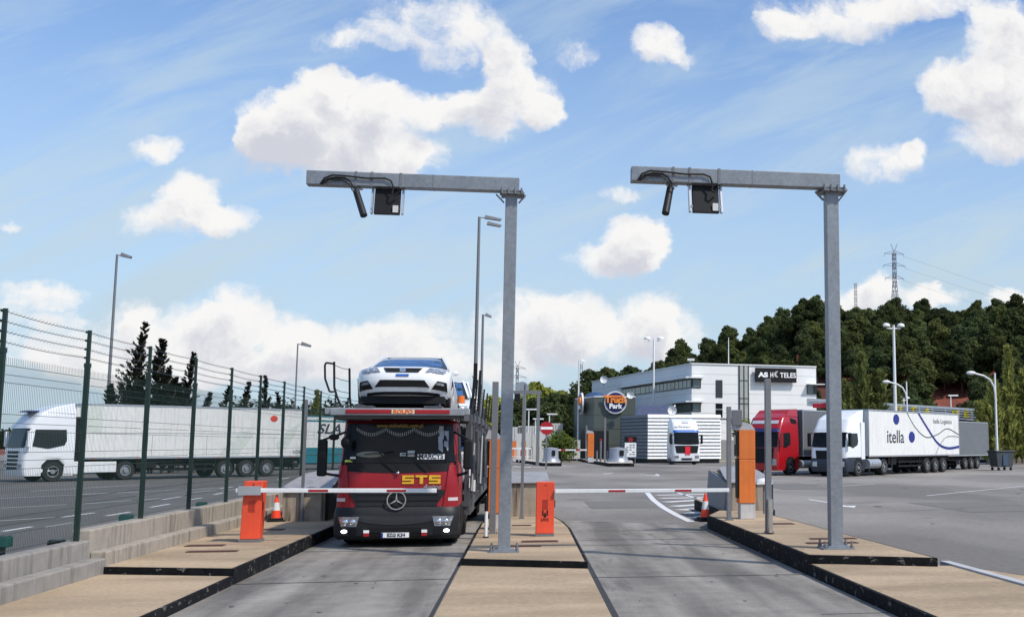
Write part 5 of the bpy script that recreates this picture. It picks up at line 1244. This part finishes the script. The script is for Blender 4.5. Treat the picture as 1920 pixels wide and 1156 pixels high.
for i in range(5):
    for j in range(3):
        if (i*3+j) % 4: m.box(-.4+j*.3,-.2+j*.3,-.06,-.05,z_(852-i*4.3),z_(850.5-i*4.3))
m.build('notice_marks', darktxt, T); MB().box(-.5,-.42,-.04,.04,0,z_(856)).box(.42,.5,-.04,.04,0,z_(856)).build('leg', galvd, T)
for (px, base, tp, lb) in ((1217,864,838,'small white topped bollard left of the tractor unit'),(1251,858,843,'small white topped bollard against the louvred base')):
    q = G(px, base+3); T = thing('bollard', lb, 'bollard', (q.x,q.y,0), 0, 'white topped bollards in the yard'); MB().cyl((0,0,0),(0,0,.6),.16,n=10).build('tube', black, T); MB().sph((0,0,.75),.2,n=10).build('cap', white, T)
# far gantry in the distance
q = G(1008,874); T = thing('sensor_gantry', 'small distant grey gantry seen right of the middle gantry pole', 'gantry', (q.x,100,0), 0, 'grey steel gantries over the lanes')
zt_ = GD(1008,738,100).z; MB().box(-.14,.14,-.14,.14,0,zt_).build('pole', galvd, T); MB().box(-2.3,.25,-.12,.12,zt_,zt_+.28).build('beam', galvd, T); MB().box(-2.1,-1.6,-.2,.1,zt_-.7,zt_).build('reader', black, T)
q = GD(985,738,103); T = thing('sign_back', 'back of a round sign on a pole above the far palisade', 'sign', (q.x,103,0)); MB().cyl((0,0,0),(0,0,GD(985,720,103).z),.10,n=10).build('pole', galvd, T); MB().disc((-.3,GD(985,728,103).z),.62,-.02,.02).bar((-.9,.03,GD(985,728,103).z),(.3,.03,GD(985,728,103).z),.05,.05).build('disc', mat('sign_back_grey',(.25,.27,.3),.5), T)
# palisade of white boards and lorries behind
T = thing('white_palisade', 'long fence of upright white boards below the dark trees', 'fence', (0,0,0))
random.seed(5); m = MB()
x = GD(950,840,125).x; xe = GD(1078,840,125).x
while x < xe:
    w0 = random.uniform(.45,.75); px = 1322+0*x; m.box(x,x+w0,125,125.1,.3,GD(1000,random.uniform(823,829) if x > GD(1030,840,125).x else random.uniform(806,814),125).z); x += w0+random.uniform(.08,.35)
m.build('board', mat('dull_white_boards',(.5,.5,.48),.7,var=.15,scale=.8), T); MB().box(GD(950,840,125).x,xe,125.1,125.2,.2,1.6).build('rail', galvd, T)
for (px, y0, y1, wd, lb) in ((966,843,800,2.2,'white container at the left of the far yard'),(992,843,798,2.6,'white container behind the small T lamp'),(1035,828,793,2.4,'white container behind the no entry sign')):
    a = GD(px, y0, 132); b = GD(px, y1, 132)
    T = thing('container', lb, 'container', (a.x,132,.3), 0, 'white containers in the far yard'); hh = b.z-.3
    MB().box(-wd/2,wd/2,0,4,0,hh).build('box_body', mat('container_white',(.55,.55,.53),.6,var=.08,streak=.2,scale=1), T); m = MB(); [m.box(-wd/2+.1+i*.3,-wd/2+.16+i*.3,-.04,0,.1,hh-.1) for i in range(int(wd/.3))]; m.build('door_rib', mat('rib_grey',(.35,.35,.34),.6), T)
q = G(985,858)
for (px, lb) in ((964,'far orange kiosk left of the white railing'),(982,'far orange kiosk right of the white railing')):
    q = G(px, 861, .28); kiosk((q.x,q.y,.1), lb, 0, 1.1, .4)
q = G(972,862,.28); T = thing('white_railing', 'white and red railing in the far gate area', 'railing', (q.x,q.y,.1)); m = MB().box(-1.2,1.3,-.05,.05,1.3,1.45).box(-1.2,1.3,-.05,.05,.5,.56); [m.box(-1.2+i*.41,-1.14+i*.41,-.04,.04,0,1.3) for i in range(7)]; m.build('rail', white, T); MB().box(-1.0,-.7,-.06,-.05,.6,1.2).box(.2,.5,-.06,-.05,.6,1.2).build('red_panel', redband, T)
# ------------------------------------------------------------------ vegetation
def leafmat(name, col, rnd=.3, var=.4):
    m = bpy.data.materials.new(name); m.use_nodes = True; t = m.node_tree; n = t.nodes; l = t.links; n.clear()
    o = n.new('ShaderNodeOutputMaterial'); mx = n.new('ShaderNodeMixShader'); d = n.new('ShaderNodeBsdfDiffuse'); tr = n.new('ShaderNodeBsdfTranslucent'); mx.inputs[0].default_value = .42
    tc = n.new('ShaderNodeTexCoord'); n1 = n.new('ShaderNodeTexNoise'); n1.inputs['Scale'].default_value = .8; n1.inputs['Detail'].default_value = 5; l.new(tc.outputs['Object'], n1.inputs['Vector'])
    mr = n.new('ShaderNodeMapRange'); mr.inputs[1].default_value = .3; mr.inputs[2].default_value = .7; mr.inputs[3].default_value = 1-var; mr.inputs[4].default_value = 1+var; l.new(n1.outputs[0], mr.inputs[0])
    oi = n.new('ShaderNodeObjectInfo'); r4 = n.new('ShaderNodeMapRange'); r4.inputs[3].default_value = 1-rnd; r4.inputs[4].default_value = 1+rnd; l.new(oi.outputs['Random'], r4.inputs[0])
    q = n.new('ShaderNodeMath'); q.operation = 'MULTIPLY'; l.new(mr.outputs[0], q.inputs[0]); l.new(r4.outputs[0], q.inputs[1])
    hm = n.new('ShaderNodeMix'); hm.data_type = 'RGBA'; fr_ = n.new('ShaderNodeMath'); fr_.operation = 'FRACT'; k_ = n.new('ShaderNodeMath'); k_.operation = 'MULTIPLY'; k_.inputs[1].default_value = 7.3; l.new(oi.outputs['Random'], k_.inputs[0]); l.new(k_.outputs[0], fr_.inputs[0])
    hm.inputs[6].default_value = (*col, 1); hm.inputs[7].default_value = (col[0]*1.2, col[1]*1.06, col[2]*.9, 1); l.new(fr_.outputs[0], hm.inputs[0])
    v = n.new('ShaderNodeVectorMath'); v.operation = 'SCALE'; l.new(hm.outputs[2], v.inputs[0]); l.new(q.outputs[0], v.inputs['Scale'])
    l.new(v.outputs[0], d.inputs[0]); l.new(v.outputs[0], tr.inputs[0]); l.new(d.outputs[0], mx.inputs[1]); l.new(tr.outputs[0], mx.inputs[2]); l.new(mx.outputs[0], o.inputs[0])
    MATS[name] = m; return m
pine = leafmat('pine_needles', (.100,.128,.052)); pined = leafmat('dark_pine_needles', (.066,.088,.040)); yg = leafmat('yellow_green_leaves', (.25,.29,.07)); poplar = leafmat('poplar_leaves', (.24,.28,.10)); casu = leafmat('feathery_dark_leaves', (.022,.030,.020)); shrubm = leafmat('shrub_leaves', (.16,.22,.05))
bark = mat('bark', (.09,.065,.05), .9, var=.3)
def crown(lobes, n, size, rng, up=.3, elong=1.0):
    m = MB(); vol = [l[3]*l[4]*l[5] for l in lobes]; 
    wts = [l[3]*l[5] for l in lobes]
    vs = m.v; fs = m.f
    for k in range(n):
        l = rng.choices(lobes, wts)[0]
        while True:
            d = Vector((rng.gauss(0,1),rng.gauss(0,1),rng.gauss(0,1)))
            if d.length > .01: break
        d.normalize(); rr = rng.uniform(.72,1.06)*(1+.14*math.sin(d.x*7+l[0]*3)*math.cos(d.z*6+l[2])) if rng.random() < .8 else rng.uniform(.3,.8)
        p = Vector((l[0]+d.x*l[3]*rr, l[1]+d.y*l[4]*rr, l[2]+d.z*l[5]*rr))
        nrm = (d+Vector((rng.gauss(0,.62),rng.gauss(0,.62),rng.gauss(0,.62)+up))).normalized()
        t = nrm.cross(Vector((rng.gauss(0,1),rng.gauss(0,1),rng.gauss(0,1)))).normalized(); b = nrm.cross(t)
        s = size*rng.uniform(.6,1.4); t *= s; b *= s*rng.uniform(.4,.8)
        if elong != 1: t = Vector((t.x*.5,t.y*.5,abs(t.z)*elong))
        o = len(vs); vs += [tuple(p-t*.9), tuple(p-b+t*.1), tuple(p+t), tuple(p+b-t*.1)]; fs.append((o,o+1,o+2,o+3)); m.m.append(0)
    return m
def trunk_mb(h, r, rng, limbs=5, spread=1.5, z0=.35):
    m = MB(); m.cyl((0,0,-.5),(0.05*h*.3,0,h*.5),r,r*.7,7); m.cyl((0.05*h*.3,0,h*.5),(.02*h,.02*h,h*.9),r*.7,r*.25,6)
    for i in range(limbs):
        a = rng.uniform(0,6.28); z = h*rng.uniform(z0,.8); m.cyl((0,0,z),(math.cos(a)*spread,math.sin(a)*spread,z+spread*.7),r*.35,r*.12,5)
    return m
def pine_lobes(rng, h=8.5, w_=3.0):
    L_ = []
    for i in range(19):
        t = i/18; z = h*(.30+.62*t); rad = w_*(1-.5*t)*rng.uniform(.28,.55); a = rng.uniform(0,6.28); o = w_*(.72*(1-t)**.7+.12)*rng.uniform(.5,1.15)
        L_.append((math.cos(a)*o, math.sin(a)*o, z, rad, rad, rad*.75))
    L_.append((0,0,h*.62,w_*.5,w_*.5,h*.25)); return L_
protos = {}
def tree_proto(name, kind, lobes, n, size, m, h, r, rng, **k):
    T = thing(name, 'x', 'tree'); crown(lobes, n, size, rng, **k).build('crown', m, T); trunk_mb(h, r, rng).build('trunk', bark, T); T.hide_render = False
    protos[kind] = T; return T
used = set()
def place(kind, x, y, z, s, rot, label, group=None, name=None, cat='tree', sz=None):
    P0 = protos[kind]
    T = P0 if kind not in used else copy_tree(P0)
    used.add(kind)
    T.location = (x,y,z); T.scale = (s,s,s*(sz or 1)); T.rotation_euler = (0,0,rot)
    if name: T.name = name
    T['label'] = label; T['category'] = cat
    if group: T['group'] = group
    elif 'group' in T: del T['group']
    return T
rng = random.Random(11)
for i in range(5): tree_proto('pine_tree', f'pine{i}', pine_lobes(rng, 8.5, 3.0+.25*i), 9500, .21, pine if i % 2 else pined, 7.5, .22, rng)
for i in range(2): tree_proto('broadleaf_tree', f'yg{i}', pine_lobes(rng, 8.0, 3.6), 8000, .25, yg, 7, .25, rng)
# feathery upright trees: several leaning spires
def spires(rng, n, h, w_):
    L_ = []
    for s in range(n):
        x0 = (s-(n-1)/2)*w_/n*1.5; hh = h*rng.uniform(.72,1.0) if s != 1 else h; lean = rng.uniform(.05,.18)*h*.35
        for k in range(13):
            t = k/12; r = (1-t)**.8*w_/n*.95+.06; L_.append((x0*(1-.3*t)+lean*t**2+rng.uniform(-.12,.12)*w_/n, rng.uniform(-.3,.3), hh*(.05+.95*t), r*rng.uniform(.75,1.2), r*.9, hh/13*1.1))
    return L_
def spire_tree(kind, name, n, h, w_, cnt, m, size):
    T = thing(name, 'x', 'tree'); crown(spires(rng, n, h, w_), cnt, size, rng, elong=1.6).build('crown', m, T)
    trunk_mb(h*.8, .14, rng, 3, .5).build('trunk', bark, T); protos[kind] = T
def feather(axes, nb, per, leaf, rng, blen, up, prof=0):
    m = MB()
    for (x0, y0, h, lean, wd) in axes:
        for k in range(nb):
            t = rng.random()**1.15; bx = x0+lean*t**1.8*h; z = h*(.06+.94*t); L_ = wd*((1-t)**1.05*1.5+.16)*rng.uniform(.45,1.25)*blen
            if prof: t = rng.random()**.9; bx = x0+lean*t**1.8*h; z = h*(.06+.94*t); L_ = wd*(.12+.72*math.sin(math.pi*min(1,t*.86+.13))**.8)*rng.uniform(.4,1.25)
            a = rng.uniform(0, 6.283); d = Vector((math.cos(a)+lean*.8, math.sin(a)*.8, up*rng.uniform(.6,1.4))).normalized()
            for j in range(per):
                u = rng.random()**.7; p = Vector((bx,y0,z))+d*L_*u+Vector((rng.gauss(0,.05),rng.gauss(0,.05),rng.gauss(0,.05)))*L_*.9
                dd = (d+Vector((rng.gauss(0,.45),rng.gauss(0,.45),rng.gauss(0,.35)))).normalized(); sd = dd.cross(Vector((rng.gauss(0,1),rng.gauss(0,1),rng.gauss(0,1)))).normalized()
                ln = leaf*rng.uniform(.7,1.6); wl = ln*.28; o = len(m.v)
                m.v += [tuple(p-dd*ln*.5), tuple(p+sd*wl), tuple(p+dd*ln), tuple(p-sd*wl)]; m.f.append((o,o+1,o+2,o+3)); m.m.append(0)
    return m
def feather_tree(kind, name, axes, nb, per, leaf, m, blen=1, up=1.1, r=.12, prof=0):
    T = thing(name, 'x', 'tree'); feather(axes, nb, per, leaf, rng, blen, up, prof).build('crown', m, T)
    t_ = MB()
    for (x0, y0, h, lean, wd) in axes: t_.tube([(x0+lean*(k/8)**1.8*h, y0, h*k/8*.95-.2) for k in range(9)], r*.5, 5)
    t_.cyl((0,0,-.3),(0,0,.8),r*1.6,r,7); t_.build('trunk', bark, T); protos[kind] = T
feather_tree('cas0', 'casuarina_tree', [(-.75,0,6.9,.10,1.0),(.35,.2,6.2,.05,1.0),(-1.4,.1,4.0,-.02,.8),(1.0,0,4.4,.09,.8),(-.2,-.2,4.4,.03,1.0)], 300, 26, .095, casu)
feather_tree('cas1', 'casuarina_tree', [(-.5,0,5.6,.02,.95),(.35,0,6.3,.08,.85),(1.1,.1,4.2,.16,.6),(-1.0,.1,3.8,.04,.8),(.1,0,4.6,.02,1.0)], 300, 26, .095, casu)
feather_tree('cas2', 'casuarina_tree', [(0,0,5.4,.10,.75),(.5,.1,3.8,.2,.5),(-.5,0,3.2,-.05,.6)], 190, 24, .095, casu)
feather_tree('pop0', 'poplar_tree', [(-.6,0,9.0,.0,1.5),(.9,0,7.6,.02,1.5),(-1.7,0,6.6,-.06,1.4),(1.9,.4,6.2,.10,1.4),(.2,.5,7.0,0,1.6),(-.9,.5,5,.0,1.8),(1.3,.3,4.6,.0,1.8)], 190, 20, .30, poplar, 1.0, 1.9, prof=1)
feather_tree('pop1', 'poplar_tree', [(0,0,9.0,.01,1.3),(1.2,0,7.2,.03,1.5),(-1.1,0,6.2,-.04,1.4),(-1.9,.3,4.6,-.08,1.3),(2.0,.2,5.6,.05,1.5),(.3,.4,5.6,0,1.8)], 190, 20, .30, poplar, 1.0, 1.9, prof=1)
def spire_at(kind, px, toppx, Y, hp, lb, **k):
    q = GD(px, 850, Y); hh = GD(px, toppx, Y).z; s = hh/hp; place(kind, q.x, Y, 0, s, k.get('rot', 0), lb, k.get('group'), cat='tree', sz=k.get('sz'))
spire_at('cas0', 262, 606, 78, 7.0, 'tallest dark feathery tree above the white trailer on the left', group='dark feathery trees beyond the lorry', sz=1.0)
spire_at('cas1', 322, 661, 79, 6.4, 'dark feathery tree right of the tallest one behind the fence', group='dark feathery trees beyond the lorry')
spire_at('cas2', 407, 722, 88, 5.5, 'small leaning dark tree between the fourth and fifth fence posts', group='dark feathery trees beyond the lorry')
spire_at('cas2', 448, 715, 88, 5.5, 'small dark tree just right of the fifth fence post', group='dark feathery trees beyond the lorry', rot=1)
spire_at('cas2', 495, 703, 88, 5.5, 'small pointed dark tree rising above the trailer rear', group='dark feathery trees beyond the lorry', rot=2)
spire_at('cas2', 529, 735, 92, 5.5, 'low feathery tree left of the thin lamp post', group='dark feathery trees beyond the lorry', rot=3)
spire_at('cas2', 360, 728, 86, 5.5, 'lowest feathery tree right of the two tall ones', group='dark feathery trees beyond the lorry', rot=4, sz=.9)
spire_at('pop0', 1632, 668, 108, 9.0, 'yellow green poplar clump beside the tall white lamp post', group='yellow green poplars by the lorries')
spire_at('pop1', 1895, 655, 100, 9.0, 'tall poplar at the right picture edge behind the curved lamp', group='yellow green poplars by the lorries')
spire_at('pop0', 1872, 735, 104, 9.0, 'shorter poplar left of the tall one at the right edge', group='yellow green poplars by the lorries', rot=1.3)
spire_at('pop1', 1925, 700, 106, 9.0, 'poplar cut by the right picture edge', group='yellow green poplars by the lorries', rot=2.2)
spire_at('pop1', 590, 735, 120, 9.0, 'small yellowish tree above the teal trailer', group='yellow green trees in the middle distance', rot=2)
# hill -----------------------------------------------------------------
crest = [(-200,.0),(880,0.0),(960,4),(1080,6.5),(1200,11),(1240,16),(1300,16.5),(1400,19.5),(1470,22.5),(1530,22.5),(1560,21.5),(1650,21),(1800,21),(1920,21.5),(2300,23)]
def crest_h(px):
    for (a, ha), (b, hb_) in zip(crest, crest[1:]):
        if px <= b: return ha+(hb_-ha)*max(0, (px-a)/(b-a))
    return crest[-1][1]
def px_of(x, y):
    v = Vector((x,y,2.5)); d = v.dot(fw); return 1322+FPX*v.dot(rt)/d if d > 1 else 1e4
def hill_h(x, y):
    d = math.hypot(x, y); px = px_of(x, y); c = crest_h(px)
    r0 = 150 if px > 1500 else 172; t = (d-r0)/75; t = max(0, min(1, t)); t = t*t*(3-2*t)
    if t > 0: t = min(1, t+.05*math.sin(x*.21)*math.sin(y*.17))
    return c*t+(t*1.2*math.sin(x*.13+1)*math.cos(y*.11) if t > 0 else 0)
m = MB(); nx, ny = 110, 46
for j in range(ny):
    for i in range(nx):
        x = -120+i*3.6; y = 138+j*5.2+max(0, j-30)*12; m.v.append((x, y, hill_h(x, y)-.05 if hill_h(x, y) > .05 else -.6))
for j in range(ny-1):
    for i in range(nx-1): m.f.append((j*nx+i, j*nx+i+1, (j+1)*nx+i+1, (j+1)*nx+i)); m.m.append(0)
tag(m.build('hill', mat('red_soil', (.18,.05,.032), .9, var=.35, scale=.25, var2=(.06,.35,(1,1,1))), smooth=60), kind='structure')
rng = random.Random(21); pts = []; tries = 0
while len(pts) < 285 and tries < 20000:
    tries += 1
    px = rng.uniform(1085, 2010); d = rng.uniform(160, 238); r = ray(px, 700); u = Vector((r.x,r.y)).normalized()*d; x, y = u.x, u.y
    z = hill_h(x, y)
    if z < .6: continue
    py = 832-(z-1.9)/d*2115
    if px > 1640 and py > (735 if not (1697 < px < 1724 or 1800 < px < 1822 or 1862 < px) else 750) and rng.random() < .90: continue
    if 1500 < px <= 1640 and py > 728-rng.uniform(0,9) : 
        if rng.random() < .96: continue
    if 1512 < px < 1548 and 610 < py < 700 and rng.random() < .9: continue
    if 1195 < px < 1262 and py > 672 and rng.random() < .8: continue
    if 1655 < px < 1700 and py > 715: continue
    if any((x-a)**2+(y-b)**2 < 9 for a, b, c in pts): continue
    pts.append((x, y, z))
for i, (x, y, z) in enumerate(pts):
    d = math.hypot(x, y); s = rng.uniform(.72, 1.12)
    place(f'pine{rng.randrange(5)}', x, y, z-.3, s, rng.uniform(0,6.28), 'dark green pine among those covering the red hillside', 'pines covering the hillside', 'pine_tree', sz=rng.uniform(.85,1.1))
# mid-distance trees
rng = random.Random(5)
for i, (px, tp, Y, kd) in enumerate([(900,742,165,'yg0'),(925,728,170,'yg1'),(955,735,160,'yg0'),(990,722,175,'yg1'),(1008,704,185,'yg0'),(1030,716,185,'yg1'),(1048,722,180,'yg0'),(885,760,150,'yg1'),(940,760,150,'yg0')]):
    q = GD(px, 832, Y); s = GD(px, tp, Y).z/8.6; place(kd, q.x, Y, 0, s, rng.uniform(0,6), 'yellow green tree behind the middle gantry pole', 'yellow green trees in the middle distance')
for i in range(46):
    px = rng.uniform(945, 1100); Y = rng.uniform(142, 175); tp = 752+rng.uniform(-6,22)-(px-960)*.18; q = GD(px, 832, Y); s = GD(px, tp, Y).z/8.6
    place(f'pine{2*rng.randrange(3)}', q.x, Y, 0, s, rng.uniform(0,6), 'dark bushy tree in the dense clump behind the palisade', 'dark trees behind the palisade', 'pine_tree')
for (px, tp, lb) in ((1113,688,'dark pine just right of the thin white lamp post'),(1142,683,'dark pine second from the left above the hotel end'),(1165,694,'lower dark pine above the hotel roof end'),(1186,680,'dark pine with a pointed top above the hotel roof')):
    Y = 176; q = GD(px, 832, Y); s = GD(px, tp, Y).z/8.6; place('pine2', q.x, Y, 0, s, rng.uniform(0,6), lb, 'dark pines above the hotel')
q = GD(1050,820,121)
T = thing('shrub', 'bright green willow like bush right of the no entry sign', 'bush', (q.x,121,0)); crown([(0,0,2.2,1.2,1,1.2),(.9,0,1.8,1,.9,1),(-.9,0,1.9,1,.9,1),(.3,0,1.0,1.3,1,.9)], 3500, .12, rng).build('foliage', shrubm, T); MB().cyl((0,0,0),(0,0,1.6),.1,n=6).build('stem', bark, T)
q = GD(1390,788,118); T = thing('shrub', 'small green bush behind the kiosk against the hotel', 'bush', (q.x,118,0)); crown([(0,0,q.z-.9,1.3,.8,1.3),(.8,0,q.z-1.8,1.1,.8,1.3)], 1800, .12, rng).build('foliage', shrubm, T); MB().cyl((0,0,0),(0,0,q.z-1),.12,n=6).build('stem', bark, T)
# far wood on the left horizon
m = MB(); rng = random.Random(9)
for i in range(150):
    px = rng.uniform(-60, 960); Y = rng.uniform(255, 330); q = GD(px, 832, Y); top_ = 746 if 420 < px < 700 else (775 if px > 330 else 800); hz = GD(px, top_+rng.uniform(0,14), Y).z
    c = crown([(0,0,hz*.5,4.5,4,hz*.5)], 230, .55, rng); o = len(m.v); m.v += [(a+q.x,b+Y,c_) for a,b,c_ in c.v]; m.f += [tuple(k+o for k in f) for f in c.f]; m.m += c.m
tag(m.build('far_wood', leafmat('far_wood_leaves',(.035,.05,.028))), 'distant dark green wood along the left horizon', 'wood', kind='stuff')
# ------------------------------------------------------------------ pylons
def pylon(px, toppx, basez, Y, lb, big=True, arms=3):
    q = GD(px, 600, Y); top_ = GD(px, toppx, Y).z; h = top_-basez
    T = thing('power_pylon', lb, 'pylon', (q.x,Y,basez), R(8)); m = MB(); st = .11 if big else .05
    bw = h*(.060 if big else .018); tw = h*.012
    wd = lambda t: bw+(tw-bw)*min(1, t*1.5)
    n = 12
    for i in range(n):
        t0, t1 = i/n*.93, (i+1)/n*.93; a, b = wd(t0), wd(t1)
        for sx, sy in ((1,1),(1,-1),(-1,-1),(-1,1)):
            m.bar((sx*a,sy*a,h*t0),(sx*b,sy*b,h*t1),st,st)
            m.bar((sx*a,sy*a,h*t0),(-sy*b if False else (sx*b if sx*sy > 0 else -sx*b),(-sy*b if sx*sy > 0 else sy*b),h*t1),st*.7,st*.7)
            m.bar((sx*a,sy*a,h*t0),((-sx*b if sx*sy > 0 else sx*b),(sy*b if sx*sy > 0 else -sy*b),h*t1),st*.7,st*.7)
    m.build('lattice', mat('pylon_steel',(.16,.19,.24),.5,.4), T)
    if big:
        m = MB()
        for t, w_ in ((.71,.085),(.815,.10),(.915,.088))[:arms]:
            for sx in (-1,1):
                m.bar((0,0,h*t+h*.03),(sx*h*w_,0,h*t),st,st); m.bar((0,0,h*t),(sx*h*w_,0,h*t),st,st); m.bar((sx*h*w_,0,h*t),(sx*h*w_,0,h*t-h*.02),st*.8,st*.8)
        for sx in (-1,1): m.bar((0,0,h*.93),(sx*h*.03,0,h),st,st)
        m.build('cross_arm', mat('pylon_steel',(.16,.19,.24),.5,.4), T)
    return T, h
PY, ph = pylon(1679,457,24,300,'large lattice pylon on top of the wooded hill')
pylon(1605,519,24,300,'small mast left of the large pylon on the hill', False)
pylon(972,676,0,330,'distant lattice pylon just right of the middle gantry pole', True)
pylon(1091,668,0,290,'thin distant mast above the trees near the office', False)
m = MB()
for t, w_ in ((.71,.085),(.815,.10),(.915,.088)):
    for sx, ex in ((1, (330, 200)),):
        a = Vector((PY.location.x+sx*ph*w_, 300, PY.location.z+ph*t-ph*.02)); b = a+Vector((ex[0], ex[1]*(1 if sx > 0 else 3), -14 if sx > 0 else -60))
        pts_ = [a.lerp(b, k/14)+Vector((0,0,-10*math.sin(math.pi*k/14))) for k in range(15)]
        m.tube(pts_, .022, 4)
tag(m.build('power_line', mat('cable_grey',(.12,.14,.18),.5)), 'thin power cables strung from the large hilltop pylon', 'power line')
